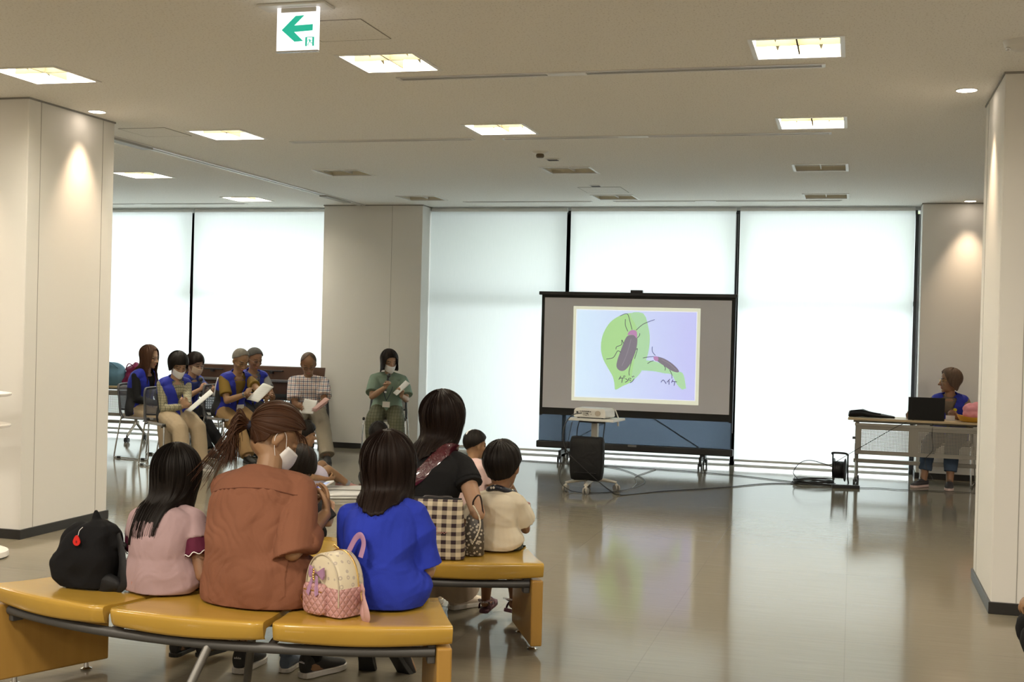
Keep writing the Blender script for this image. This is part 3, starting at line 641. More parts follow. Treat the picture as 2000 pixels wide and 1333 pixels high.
# ---------------------------------------------------------------- projector cart, projector, bag
cxp, cyp = -2.33, 11.42
t = thing('projector_cart', 'white projector cart on casters standing in front of the projection screen', 'cart', (cxp, cyp, 0), R(-8))
cream = mat('cream_plastic', (.62, .58, .50), .45)
MB().box(-.215, .235, -.16, .19, .667, .69).build('table_top', white_plastic, t, bevel=.004)
MB().box(-.03, .03, -.025, .025, .10, .667).build('column', mat('cart_column', (.45, .44, .40), .4, .3), t, bevel=.004)
MB().lathe([(.03, .640), (.07, .664), (.07, .667)], 20).build('column_head', dark_grey, t)
for i, (x, y) in enumerate(((-.205, -.20), (.03, -.30), (.20, .08), (-.12, .16))):
    f = MB(); f.tube([(0, 0, .115), (x*.5, y*.5, .105), (x, y, .085)], [.03, .026, .02], 10, flat=.6); lg = f.build('leg', cream, t, True)
    a, b = MB(), MB(); caster(a, b, x, y, .032, .014, ang=(0, 0, .9, .9)[i]); b.build('wheel', mat('caster_wheel', (.30, .28, .25), .5), lg, True); a.build('caster_fork', cream, lg)
MB().tube([(.20, .1, .685), (.16, .12, .76), (.12, .12, .79)], .006, 6).build('stay_strap', white_plastic, t)
MB().box(.20, .215, .05, .065, .62, .668).build('clamp', white_plastic, t)
t = thing('projector', 'white projector on the cart, its rear panel of sockets towards the camera', 'projector', (cxp-.02, cyp+.0, .6905), R(-8))
b = MB(); o_ = [(-.155, -.10), (.155, -.115), (.165, .13), (-.165, .13)]
b.loft([[V((x*k, y*k2, z)) for x, y in o_] for z, k, k2 in ((.008, 1.0, 1.0), (.018, 1.04, 1.02), (.075, 1.02, 1.0), (.095, .90, .9))]); b.build('case', white_plastic, t, bevel=.006, seg=3)
f = MB()
for x, z, a, c in ((-.12, .055, .018, .016), (-.09, .065, .008, .006), (-.07, .066, .010, .008), (-.052, .066, .012, .008), (-.032, .066, .014, .008), (-.010, .066, .02, .008), (.012, .064, .010, .008), (-.078, .048, .006, .006), (-.055, .048, .006, .006), (-.04, .048, .006, .006), (-.02, .047, .02, .008), (-.06, .032, .006, .005), (-.045, .032, .006, .005), (-.03, .030, .012, .005), (-.01, .034, .006, .006), (.02, .040, .005, .005)):
    yy = -.1095-(.018/.31)*(x+.155)*.8; f.box(x-a/2, x+a/2, yy-.005, yy+.002, z-c/2, z+c/2)
f.build('socket', black_plastic, t)
b = MB()
for k in range(16): a = 2*PI*k/16
b.prism([(.085+.026*math.cos(2*PI*k/20), -.126, .05+.026*math.sin(2*PI*k/20)) for k in range(20)], (0, .01, 0)); b.build('fan_grille', mat('fan_grille', (.45, .40, .33), .6), t)
f = MB()
for x in (-.12, .12): f.lathe([(.012, 0), (.012, .012)], 12, (x, -.08, 0)); f.lathe([(.012, 0), (.012, .012)], 12, (x, .1, 0))
f.build('foot', black_plastic, t); MB().lathe([(.03, 0), (.034, .004), (.034, .02), (.028, .02)], 20).build('lens_ring', black_plastic, t)
t_l = [c for c in t.children if c.name.startswith('lens_ring')][0]; t_l.rotation_euler = (-PI/2, 0, 0); t_l.location = (.06, .128, .05)
# black carrier bag hanging from the cart
t = thing('carrying_bag', 'black fabric carrying bag hanging by its strap from the projector cart', 'bag', (cxp, cyp-.235, 0), R(-8))
b = MB(); rings = []
for z, w_, d in ((.125, .12, .03), (.14, .148, .05), (.2, .158, .065), (.32, .163, .065), (.45, .163, .06), (.50, .16, .05), (.525, .155, .03), (.53, .12, .02)):
    rings.append([V((w_*math.copysign(abs(math.cos(a))**.35, math.cos(a))-.022, d*math.copysign(abs(math.sin(a))**.5, math.sin(a)), z+.004*math.sin(3*a))) for a in [2*PI*k/32 for k in range(32)]])
b.loft(rings); bagm = cloth('black_nylon', (.010, .010, .011), .6, st=.6); b.build('bag_body', bagm, t, True)
b = MB(); b.tube([(-.13, .0, .52), (-.135, .03, .60), (-.13, .06, .664)], .011, 6, flat=.3); b.tube([(.13, .0, .52), (.135, .01, .60), (.128, .05, .664)], .013, 6, flat=.3); b.tube([(-.13, .06, .664), (0, .07, .66), (.128, .05, .664)], .008, 6); b.build('strap', bagm, t)
MB().box(-.12, .09, -.072, -.062, .2, .202).build('zip', black_plastic, t)

# ---------------------------------------------------------------- cables, reel, power strip
cab = mat('black_cable', (.012, .012, .013), .4)
def cable(lab, pts, r=.0045, m=cab, name='cable'): return tag(MB().tube(pts, r, 7, smooth=8).build(name, m, None, True), lab, 'cable')
cable('black cable from the projector to the cable reel along the floor', [(-2.44, 11.30, .74), (-2.50, 11.14, .72), (-2.56, 11.10, .60), (-2.53, 11.07, .42), (-2.36, 11.08, .25), (-2.13, 11.12, .06), (-2.02, 11.2, .006), (-1.7, 11.65, .006), (-1.2, 12.2, .006), (-.8, 12.75, .006), (-.45, 12.9, .006), (-.18, 12.98, .006)])
cable('thin black cable looped behind the cart and the carrying bag', [(-2.50, 11.18, .66), (-2.52, 11.13, .5), (-2.57, 11.2, .32), (-2.60, 11.16, .12), (-2.52, 11.22, .02), (-2.4, 11.2, .006), (-2.25, 11.24, .006), (-2.05, 11.6, .006), (-2.0, 12.4, .006), (-2.4, 13.3, .006), (-2.8, 13.6, .006)], .0035)
cable('black cable along the floor under the projection screen to the reel', [(-4.9, 13.75, .006), (-4.1, 13.72, .006), (-3.3, 13.62, .006), (-2.6, 13.58, .006), (-1.9, 13.5, .006), (-1.2, 13.35, .006), (-.7, 13.1, .006), (-.45, 13.0, .006), (-.2, 12.95, .006)], .004)
cable('cable lying across the floor right of the reel towards the shoes', [(0.02, 12.82, .006), (.15, 12.84, .006), (.3, 12.9, .006), (.45, 12.86, .006), (.6, 12.9, .006), (.85, 12.92, .006), (1.5, 13.0, .006)], .003)
cable('grey cable lying across the tiles from the screen to the cart', [(-2.02, 11.75, .006), (-2.05, 12.2, .006), (-2.15, 12.7, .006), (-2.1, 13.2, .006), (-2.06, 13.5, .006)], .004, mat('grey_cable', (.22, .22, .21), .5))
b = MB(); P = []
for k in range(7):
    for a in range(24):
        an = 2*PI*a/24; r = .20+.015*math.sin(k*2.1)+.01*math.sin(an*2+k); P.append((-.36+r*math.cos(an)+.01*k/7, 12.98+.12*math.sin(an)*1.1, .006+.008*k+.004*math.sin(an*3+k)))
b.tube(P, .004, 6); b.tube([(-.50, 13.0, .03), (-.56, 13.05, .10), (-.50, 13.05, .20), (-.40, 13.05, .235), (-.27, 13.0, .215), (-.16, 13.0, .18)], .004, 6, smooth=6); tag(b.build('coiled_cable', cab, None, True), 'heap of coiled black cable on the floor beside the reel', 'cable')
t = thing('cable_reel', 'black metal cable reel standing on the floor left of the table', 'cable reel', (-.10, 12.99, 0), R(-8))
b = MB()
for x in (-.055, .055):
    b.M = Matrix.Translation((x, 0, .16)) @ Matrix.Rotation(PI/2, 4, 'Y'); b.lathe([(.03, -.003), (.115, -.003), (.118, 0), (.115, .003), (.03, .003)], 32)
b.M = Matrix.Identity(4); b.build('flange', black_plastic, t, True)
b = MB(); b.M = Matrix.Translation((0, 0, .16)) @ Matrix.Rotation(PI/2, 4, 'Y'); b.lathe([(.03, -.053)]+[(.085+.004*(k % 2), -.052+.104*k/16) for k in range(17)]+[(.03, .053)], 32); b.build('wound_cable', cab, t, True)
b = MB()
for x in (-.075, .075): b.tube([(x, -.11, .008), (x, .11, .008), (x, .06, .09), (x, .04, .31)], .008, 8, smooth=4)
b.tube([(-.075, -.11, .008), (.075, -.11, .008)], .008, 8); b.tube([(-.075, .04, .31), (-.06, -.06, .335), (.06, -.06, .335), (.075, .04, .31)], .011, 8, smooth=4); b.build('stand', black_metal, t, True)
t = thing('power_strip', 'black power strip lying on the floor under the left end of the table', 'power strip', (-.02, 12.78, 0), R(12)); MB().box(-.15, .12, -.028, .028, .0, .032).build('housing', black_plastic, t, bevel=.004)
f = MB()
for k in range(4): f.box(-.12+.06*k, -.085+.06*k, -.012, .012, .0305, .034)
f.build('outlet', dark_grey, t)

# ---------------------------------------------------------------- folding table with perforated panel
tub = mat('table_steel', (.33, .31, .27), .45, .3); beige_top = wood_mat('pale_wood_top', (.50, .38, .22), (.58, .45, .28), .4, (2, 20, 2), .1)
perf_m = mat('perforated_steel', (.30, .28, .245), .5, .3)
def perforated(x0, x1, z0, z1, mx, mz, pitch_, hole, y=0, th=.0015):
    """sheet with rows of real square holes"""
    b = MB(); hx0, hx1, hz0, hz1 = x0+mx, x1-mx, z0+mz, z1-mz
    nx, nz = int((hx1-hx0)/pitch_), int((hz1-hz0)/pitch_)
    b.box(x0, hx0, y, y+th, z0, z1); b.box(hx0+nx*pitch_, x1, y, y+th, z0, z1); b.box(hx0, hx0+nx*pitch_, y, y+th, z0, hz0); b.box(hx0, hx0+nx*pitch_, y, y+th, hz0+nz*pitch_, z1)
    g = (pitch_-hole)/2
    for j in range(nz+1):
        z = hz0+j*pitch_; b.box(hx0, hx0+nx*pitch_, y, y+th, z-g, z+g)
    for i in range(nx+1):
        x = hx0+i*pitch_
        for j in range(nz): b.box(x-g, x+g, y, y+th, hz0+j*pitch_+g, hz0+(j+1)*pitch_-g)
    return b
def folding_table(lab, x, y, rz, L, top=True, grp='folding meeting tables'):
    t = thing('folding_table', lab, 'table', (x, y, 0), rz, grp)
    MB().box(0, L, -.02, .43, .668, .692).build('table_top', beige_top, t, bevel=.004)
    MB().box(.05, L-.05, .18, .24, .635, .668).build('top_beam', tub, t, bevel=.003)
    b = perforated(.08, .66, .32, .625, .055, .04, .0145, .0086, -.0); b.build('modesty_panel', perf_m, t, fix=False)
    if L > 1.2: b = perforated(.66, L-.08, .32, .625, .03, .04, .0145, .0086, -.0); b.build('modesty_panel', perf_m, t, fix=False)
    MB().box(.07, L-.07, -.006, .0, .612, .64).build('panel_rim', tub, t, bevel=.002)
    MB().box(.06, L-.06, .19, .235, .215, .255).build('stretcher_beam', tub, t, bevel=.004)
    for sx in (.09, L-.09):
        f = MB(); f.tube([(sx, .21, .235), (sx, .0, .075)], .017, 10); f.tube([(sx, .21, .235), (sx, .42, .075)], .017, 10); f.tube([(sx, .21, .235), (sx, .17, .45), (sx, .21, .655)], .02, 10, smooth=4); lg = f.build('leg', tub, t, True)
        f = MB(); f.box(sx-.045, sx-.01, .15, .2, .46, .485); f.box(sx-.02, sx+.02, .16, .24, .30, .42); f.build('fold_lever', dark_grey, lg, bevel=.005)
        for yy in (.0, .42):
            a, b = MB(), MB(); caster(a, b, sx, yy, .03, .016); b.build('wheel', black_plastic, lg, True); a.build('caster_fork', dark_grey, lg)
    return t
folding_table('folding table with a perforated front panel where the laptop stands', -.03, 13.10, R(-1.5), 1.8)
folding_table('white topped folding table with the blue bag on it, left by the window', -10.1, 13.25, R(2), 1.62)
# nested table with its top flipped upright
brown_top = wood_mat('brown_laminate', (.06, .028, .016), (.10, .045, .025), .4, (2, 20, 2), .1)
for k, (x, y, lab) in enumerate(((-8.0, 13.62, 'folding table with its brown top tipped upright behind the volunteers'), (-7.93, 13.82, 'second tipped up folding table nested behind the first, its edge showing at the right'))):
    t = thing('flip_top_table', lab, 'table', (x, y, 0), 0, 'tipped up tables in front of the left window'); L = 1.72
    b = MB(); b.bar((0, .03, .58), (0, -.0, .985), .02, .02)
    top = MB(); top.loft([[V((0, y_, z)), V((L, y_, z)), V((L, y_+.024, z)), V((0, y_+.024, z))] for y_, z in ((-.01, .58), (.05, .985))]); tp = top.build('table_top', brown_top, t, bevel=.004)
    f = MB(); f.box(.25, .55, -.01, .03, .925, .942); f.box(1.05, 1.35, -.01, .03, .925, .942); f.box(.38, .42, -.015, .03, .90, .93); f.box(1.18, 1.22, -.015, .03, .90, .93); f.build('latch_bar', black_plastic, tp, bevel=.003)
    MB().box(.02, L-.02, -.03, .025, .80, .83).build('top_beam', mat('beam_grey', (.20, .20, .21), .4, .5), t, bevel=.004)
    if k == 0: perforated(.10, L-.1, .38, .66, .03, .03, .030, .019, -.045).build('modesty_panel', mat('dark_perforated', (.06, .065, .07), .5, .3), t, fix=False)
    MB().box(.04, L-.04, .0, .04, .21, .25).build('stretcher_beam', tub, t, bevel=.003)
    for sx in (.07, L-.07):
        f = MB(); f.tube([(sx, .02, .235), (sx, -.20, .075)], .016, 10); f.tube([(sx, .02, .235), (sx, .22, .075)], .016, 10); f.tube([(sx, .02, .235), (sx, .02, .8)], .018, 10); lg = f.build('leg', tub, t, True)
        for yy in (-.2, .22):
            a, c = MB(), MB(); caster(a, c, sx, yy, .03, .016); c.build('wheel', black_plastic, lg, True); a.build('caster_fork', dark_grey, lg)
# laptop, bag, pink bundle on the right table
t = thing('laptop', 'open black laptop on the table, its lid towards the camera', 'laptop', (.735, 13.22, .6925), R(178))
MB().box(-.175, .175, -.12, .11, 0, .018).build('base', black_plastic, t, bevel=.004)
b = MB(); b.loft([[V((-.175, y, z)), V((.175, y, z)), V((.175, y+.008, z+.001)), V((-.175, y+.008, z+.001))] for y, z in ((.112, .008), (.172, .235))]); b.build('lid', mat('laptop_lid', (.008, .008, .009), .5), t, bevel=.003)
f = MB(); f.loft([[V((-.16, y, z)), V((.16, y, z)), V((.16, y+.001, z)), V((-.16, y+.001, z))] for y, z in ((.113, .03), (.162, .222))]); f.build('screen', mat('laptop_screen', (.05, .06, .08), .2, emit=(.5, .6, .8), es=.5), t)
MB().box(-.15, .15, -.02, .09, .018, .0195).build('keyboard', dark_grey, t)
cable('black laptop cable running down from the table to the reel', [(.62, 13.08, .70), (.45, 13.06, .62), (.2, 13.04, .46), (.0, 13.02, .33), (-.12, 13.0, .25), (-.2, 13.0, .20)], .003)
cable('cable hanging down in front of the perforated panel', [(.80, 13.08, .70), (.79, 13.07, .55), (.80, 13.07, .40), (.73, 13.05, .30), (.76, 13.05, .18), (.80, 13.04, .1), (.6, 13.0, .08)], .0025)
t = thing('soft_bag', 'flat black bag lying on the left end of the table', 'bag', (.20, 13.30, .6925), R(-4)); b = MB(); rings = []
for x, h, d in ((-.225, .03, .05), (-.215, .06, .09), (-.15, .07, .11), (-.08, .078, .12), (-.02, .06, .12), (.05, .045, .11), (.12, .036, .09), (.18, .026, .07), (.225, .02, .05), (.235, .01, .03)):
    rings.append([V((x+.004*math.sin(k), d*math.cos(a), max(0, h*.5+h*.5*math.sin(a)*(1+.12*math.sin(5*x*40+a*3))))) for k, a in enumerate([2*PI*j/18 for j in range(18)])])
b.loft(rings); b.build('bag_body', bagm, t, True); MB().tube([(-.2, -.06, .06), (-.1, -.08, .07), (0, -.08, .05), (.1, -.06, .04)], .007, 6, smooth=4).build('strap', bagm, t)
t = thing('yellow_basket', 'shallow yellow basket at the right end of the table under the pink bundle', 'basket', (1.19, 13.16, .6915))
b = MB(); b.loft([[V((a*math.cos(q), c*math.sin(q), z+.012*math.cos(2*q)*(z > .03))) for q in [2*PI*k/28 for k in range(28)]] for a, c, z in ((.10, .07, 0), (.135, .10, .012), (.16, .12, .05), (.165, .125, .065), (.155, .115, .062), (.12, .09, .02), (.02, .02, .012))]); b.build('basket', mat('yellow_plastic', (.65, .33, .03), .5), t, True)
t = thing('pink_bundle', 'bundle of soft pink cloth lying in the yellow basket', 'cloth', (1.19, 13.16, .715))
b = MB()
for c, r in (((0, 0, .06), (.11, .09, .06)), ((-.04, .01, .11), (.07, .07, .06)), ((.04, 0, .13), (.075, .07, .055)), ((.0, -.03, .10), (.09, .05, .05)), ((.07, .02, .08), (.06, .07, .06))): b.ell(c, r)
remesh(b, 'folded_cloth', mat('pink_towel', (.78, .32, .36), .95, bump=(160, .6, .004)), t, .008, 2, disp=lambda c, n: .008*noise.noise(c*22))
# bags on the left table
def soft_lump(name, lab, cat, loc, pieces, m, amp=.012, fr=9, group=None):
    t = thing(name, lab, cat, loc, 0, group); b = MB()
    for c, r in pieces: b.ell(c, r)
    remesh(b, 'bag_body', m, t, .012, 3, disp=lambda c, n: amp*noise.noise(c*fr)); return t
t = soft_lump('cooler_bag', 'light blue fabric bag on the left table, half hidden by the column', 'bag', (-8.85, 13.42, .69), [((-.02, 0, .11), (.20, .13, .14)), ((-.02, 0, .19), (.17, .10, .10)), ((-.05, 0, .05), (.19, .12, .06))], cloth('light_blue_nylon', (.11, .22, .31), .6))
MB().tube([(-.1, -.08, .24), (0, -.1, .29), (.1, -.06, .22)], .008, 6, smooth=5).build('handle', MATS['light_blue_nylon'], t)
t = soft_lump('tote_bag', 'crumpled dark magenta bag beside the light blue bag', 'bag', (-8.60, 13.46, .69), [((0, 0, .09), (.14, .11, .11)), ((.02, 0, .19), (.10, .08, .09)), ((.04, 0, .25), (.05, .05, .05))], cloth('magenta_nylon', (.20, .015, .07), .55), .03, 12)
MB().tube([(-.06, -.08, .20), (0, -.1, .28), (.08, -.06, .22)], .007, 6, smooth=5).build('handle', MATS['magenta_nylon'], t)
# white display stand at the left edge
t = thing('display_stand', 'white display stand with two shelves at the left picture edge', 'stand', (-5.33, 6.5, 0))
wsh = mat('white_shelf', (.80, .76, .72), .35)
for z in (.825, 1.02): b = MB(); b.loft([[V((a*math.cos(q), a*.8*math.sin(q), z_)) for q in [2*PI*k/32 for k in range(32)]] for a, z_ in ((.26, z-.012), (.28, z-.006), (.28, z+.006), (.26, z+.010))]); b.build('shelf', wsh, t, True)
b = MB(); b.loft([[V((a*math.cos(q), a*.8*math.sin(q), z_)) for q in [2*PI*k/32 for k in range(32)]] for a, z_ in ((.27, 0), (.285, .01), (.28, .04), (.22, .06))]); b.build('base', wsh, t, True)
MB().tube([(-.1, 0, .05), (-.1, 0, 1.35)], .02, 12).build('post', chrome, t, True)
# ---------------------------------------------------------------- people
skin_l = mat('skin', (.42, .25, .155), .5, sub=.12, bump=(40, .1, .003)); skin_d = mat('skin_tanned', (.26, .135, .072), .5, sub=.12, bump=(40, .1, .003)); skin_w = mat('skin_warm', (.31, .175, .09), .5, sub=.12, bump=(40, .1, .003))
lip_m = mat('lips', (.36, .12, .09), .5); eye_m = mat('eye_line', (.02, .012, .01), .4); brow_m = mat('eyebrow', (.05, .035, .025), .8)
h_black = hairmat('black_hair', (.005, .004, .0035), (.013, .009, .007), .5); h_brown = hairmat('brown_hair', (.026, .011, .006), (.075, .032, .015)); h_dark = hairmat('dark_brown_hair', (.006, .0035, .003), (.018, .009, .006), .48); h_grey = hairmat('grey_hair', (.10, .09, .075), (.26, .24, .20), .6); h_dgrey = hairmat('dark_grey_hair', (.03, .028, .026), (.10, .095, .085), .6); h_greyb = hairmat('greying_brown_hair', (.05, .028, .018), (.16, .11, .08), .5)
mask_m = mat('white_mask', (.82, .81, .80), .85, bump=(30, .2, .003)); mask_b = mat('beige_mask', (.55, .42, .30), .85)
def lerpl(L, x):
    if x <= L[0][0]: return L[0][1]
    for (a, b), (c, d) in zip(L, L[1:]):
        if x <= c: return b+(d-b)*(x-a)/(c-a)
    return L[-1][1]
def ik(a, t, l1, l2, hint):
    d = t-a; D = min(d.length, (l1+l2)*.998); dn = d.normalized(); t = a+dn*D
    q = (l1*l1-l2*l2+D*D)/(2*D); h = math.sqrt(max(l1*l1-q*q, 1e-6)); hv = hint-dn*hint.dot(dn); hv.normalize()
    return a+dn*q+hv*h, t
def hand_geo(mb, w, d, pn, s, curl, side, spread=1):
    """w wrist, d direction of the hand, pn palm normal (fingers curl to it), side=+1 thumb towards +x of frame"""
    d = V(d).normalized(); pn = V(pn); pn = (pn-d*pn.dot(d)).normalized(); x = d.cross(pn).normalized()*side
    def ringp(c, a, b): return [c + x*a*math.cos(q)+pn*b*math.sin(q) for q in [2*PI*k/14 for k in range(14)]]
    mb.loft([ringp(w-d*.02*s, .024*s, .019*s), ringp(w+d*.01*s, .027*s, .017*s), ringp(w+d*.04*s, .038*s, .015*s), ringp(w+d*.075*s, .041*s, .013*s), ringp(w+d*.09*s, .036*s, .010*s)])
    for i, (ox, L, r) in enumerate(((.031, .066, .0082), (.0105, .075, .0085), (-.0105, .070, .0082), (-.031, .054, .0072))):
        p = w+d*(.080-.004*abs(i-1.3))*s+x*ox*spread*s; P = [p-d*.02*s, p]; a = 0; cu = curl*(1+.08*i)
        for k, fr in enumerate((.45, .32, .23)):
            a += cu*(.55, .75, .6)[k]; dr = d*math.cos(a)+pn*math.sin(a)+x*.06*ox/.03*math.cos(a); P.append(P[-1]+dr*L*fr*s)
        mb.limb(P, [r*s*1.1, r*s*1.05, r*s, r*s*.95, r*s*.8], 8)
    b = w+d*.022*s+x*.024*s; td = (d*.62+x*.62+pn*.45).normalized(); p1 = b+td*.036*s; td2 = (d*.8+x*.15+pn*(.35+.35*curl)).normalized(); p2 = p1+td2*.030*s; td3 = (d*.7-x*.15+pn*(.4+.5*curl)).normalized()
    mb.limb([b-td*.012*s, b, p1, p2, p2+td3*.024*s], [.013*s, .0135*s, .0115*s, .0098*s, .0078*s], 8)
def head_geo(mb, M, hs):
    o = mb.M; mb.M = M @ Matrix.Scale(hs, 4)
    mb.ell((0, -.012, .035), (.075, .096, .088), n=24, m=16); mb.ell((0, .018, -.015), (.064, .072, .085), n=20, m=14)
    mb.ell((0, .028, -.062), (.050, .056, .045), n=16); mb.ell((0, .066, -.094), (.022, .020, .016)); mb.ell((0, .070, .026), (.052, .020, .012))
    mb.limb([(0, .086, .012), (0, .098, -.012), (0, .109, -.030)], [.0065, .009, .0115], 10); mb.ell((.012, .094, -.033), (.009, .010, .007)); mb.ell((-.012, .094, -.033), (.009, .010, .007))
    for sx in (-1, 1):
        mb.ell((sx*.036, .062, -.022), (.024, .022, .020)); mb.ell((sx*.031, .076, .008), (.016, .012, .010))
        rot = Matrix.Rotation(sx*R(-18), 3, 'Z') @ Matrix.Rotation(R(-8), 3, 'X')
        mb.ell((sx*.078, -.008, -.002), (.008, .019, .032), rot, 14, 10); mb.ell((sx*.072, .002, -.024), (.008, .010, .012))
    mb.ell((0, .086, -.056), (.023, .010, .0065)); mb.ell((0, .084, -.066), (.020, .010, .007))
    mb.M = o
TORSO = [(-.16, .150, .118), (-.06, .168, .128), (.08, .160, .118), (.30, .132, .100), (.52, .142, .108), (.72, .156, .112), (.86, .158, .098), (.94, .125, .078), (1.0, .070, .064)]
class Person: pass
def person(lab, xy, face, seat, s, top, lean, side=0, hs=None, hyaw=0, hpitch=20, hroll=0, hands=None, elbows=None, feet=None, knees=None, skin=None, width=1.0, belly=0, voxel=.007, curl=(1.0, 1.0), hdir=(None, None), palm=(None, None), feetdir=None, group='people', slouch=.04, barefoot=False, cat='person', world=True, plain=False):
    P = Person(); P.s = s; P.skin = skin or skin_l; hs = (hs or (s+1)/2)*1.05; P.hs = hs; P.vx = voxel; P.seat = seat
    P.root = thing('person', lab, cat, (xy[0], xy[1], 0), -R(face)); P.Mw = Matrix.Translation((xy[0], xy[1], 0)) @ Matrix.Rotation(-R(face), 4, 'Z'); inv = P.Mw.inverted()
    L = lambda v: (inv @ V(v)) if world else V(v)
    P.L = L; pel = V((0, 0, seat+.085*s)); hc = V((side, lean, top-.128*hs))
    P.hc = hc; P.Mh = Matrix.Translation(hc) @ Matrix.Rotation(-R(hyaw), 4, 'Z') @ Matrix.Rotation(-R(hpitch), 4, 'X') @ Matrix.Rotation(R(hroll), 4, 'Y')
    P.MhS = P.Mh @ Matrix.Scale(hs, 4)
    nb = hc + V((0, -.03*s-.03*math.sin(R(hpitch)), -(.152 if s > .9 else .138)*hs)); P.nb = nb; P.pel = pel
    mid = (pel+nb)/2 + V((0, -slouch*s, 0)); P.sp = lambda t: (pel*(1-t)**2 + (2*mid-(pel+nb)/2)*2*t*(1-t) + nb*t*t)
    def frame(t):
        T = (P.sp(t+.02)-P.sp(t-.02)).normalized(); X = V((1, 0, 0)); X = (X-T*X.dot(T)).normalized(); return P.sp(t), T, X, T.cross(X)
    P.frame = frame; P.width = width; P.belly = belly
    c, T, X, F = frame(.905); P.sh = [c - X*.150*s*width - T*.01, c + X*.150*s*width - T*.01]      # left(-x), right(+x)
    P.elb = []; P.wr = []
    hands = hands or [None, None]; elbows = elbows or [None, None]
    for i, sg in enumerate((-1, 1)):
        h = hands[i]; h = L(h) if h is not None else V((sg*.09*s, .30*s, seat+.17*s))
        hint = V(elbows[i]) if elbows[i] is not None else V((sg*.5, -.35, -1))
        e, w = ik(P.sh[i], h, .265*s, .235*s, hint); P.elb.append(e); P.wr.append(w)
    P.hip = [pel+V((sg*.088*s, .01, -.005)) for sg in (-1, 1)]; P.kn = []; P.an = []
    for i, sg in enumerate((-1, 1)):
        f = feet[i] if feet and feet[i] is not None else None; a = L(f) if f is not None else V((sg*.10*s, .42*s, 0)); a = a+V((0, 0, .075*s))
        hint = V(knees[i]) if knees and knees[i] is not None else V((0, .6, 1))
        k, a = ik(P.hip[i], a, .385*s, .375*s, hint); P.kn.append(k); P.an.append(a)
    P.fd = []
    for i, sg in enumerate((-1, 1)):
        d = V(feetdir[i]) if feetdir and feetdir[i] is not None else V((sg*.12, 1, -.02)); P.fd.append(d.normalized())
    # body
    b = MB(); torso(P, b, -.006, 0, 1.0)
    b.limb([P.sp(.93), (P.sp(1.0)+hc)*.5+V((0, -.008, -.0)), P.Mh @ V((0, -.022*hs, -.045*hs))], [.056*s, .047*hs, .052*hs], 14)
    b.limb([P.sh[0]-X*.0, P.sp(.93), P.sh[1]], [.046*s, .06*s, .046*s], 12)
    head_geo(b, P.Mh, hs)
    for i, sg in enumerate((-1, 1)):
        b.limb([P.sh[i], (P.sh[i]+P.elb[i])/2, P.elb[i]], [.047*s, .043*s, .036*s]); b.limb([P.elb[i], P.elb[i].lerp(P.wr[i], .35), P.wr[i]], [.036*s, .037*s, .0245*s])
        d = V(hdir[i]) if hdir[i] is not None else (P.wr[i]-P.elb[i]).normalized(); pn = V(palm[i]) if palm[i] is not None else V((-sg*.6, .1, .2))
        hx = d.normalized().cross((pn-d*pn.dot(d.normalized())).normalized())
        side_t = 1 if hx.dot(V((0, .3, 1))) > 0 else -1
        hand_geo(b, P.wr[i], d, pn, s*.95 if s > .8 else s*1.02, curl[i], side_t)
        b.limb([P.hip[i], P.hip[i].lerp(P.kn[i], .5), P.kn[i]], [.088*s, .078*s, .056*s]); b.limb([P.kn[i], P.kn[i].lerp(P.an[i], .3), P.kn[i].lerp(P.an[i], .7), P.an[i]], [.054*s, .054*s, .042*s, .036*s])
        a = P.an[i]; fd = P.fd[i]; fz = V((0, 0, 1)); b.limb([a+V((0, 0, -.02*s))-fd*.02*s, a+fd*.07*s+V((0, 0, -.04*s)), a+fd*.15*s+V((0, 0, -.055*s))], [.036*s, .032*s, .020*s], 10)
    Mi = P.MhS.inverted()
    def paint(c):
        q = Mi @ c
        if plain: return 0
        if abs(q.x) < .022 and abs(q.z+.0605) < .0075 and q.y > .083: return 1
        if .016 < abs(q.x) < .046 and abs(q.z-.006-.1*(.03-abs(q.x))) < .0038 and q.y > .06: return 2
        if .014 < abs(q.x) < .048 and abs(q.z-.029) < .0035 and q.y > .055: return 3
        return 0
    P.body = remesh(b, 'body', [P.skin, lip_m, eye_m, brow_m], P.root, voxel, 2, paint=paint); clampseat(P, P.body)
    return P
def clampseat(P, o, z=None, y1=.26, lo=.0):
    z0 = (P.seat if z is None else z)
    if z0 < .05: 
        for v in o.data.vertices:
            if v.co.z < .004: v.co.z = .004+lo
        return
    for v in o.data.vertices:
        if v.co.y < y1*P.s and v.co.z < z0+.003+lo and v.co.z > z0-.14: v.co.z = z0+.003+lo
def torso(P, b, off, t0, t1, rows=22, scale=None, n=28, tmin=-.16):
    rings = []
    for k in range(rows+1):
        t = tmin+(t1-tmin)*k/rows; c, T, X, F = P.frame(t)
        a = lerpl([(q[0], q[1]) for q in TORSO], t)*P.s*P.width; d = lerpl([(q[0], q[2]) for q in TORSO], t)*P.s
        f = scale(t) if scale else (1, 1); bel = P.belly*max(0, 1-((t-.25)/.35)**2)
        rings.append([c+X*(a*f[0]+off)*math.cos(q)+F*((d*f[1]+off+(bel if math.sin(q) > 0 else 0)*abs(math.sin(q)))*math.sin(q)) for q in [2*PI*j/n for j in range(n)]])
    b.loft(rings)
def folds(amp, fr=7, seed=0, zs=1.0, ridge=0):
    o = V((seed*3.1, seed*1.7, seed))
    def f(c, n):
        p = V((c.x, c.y, c.z*zs))*fr+o; v = noise.noise(p)*.7+noise.noise(p*2.3)*.3
        if ridge: v += ridge*(1-abs(noise.noise(V((c.x*fr*1.3, c.y*fr*1.3, c.z*fr*.5))+o))*3)*.4
        return amp*v
    return f
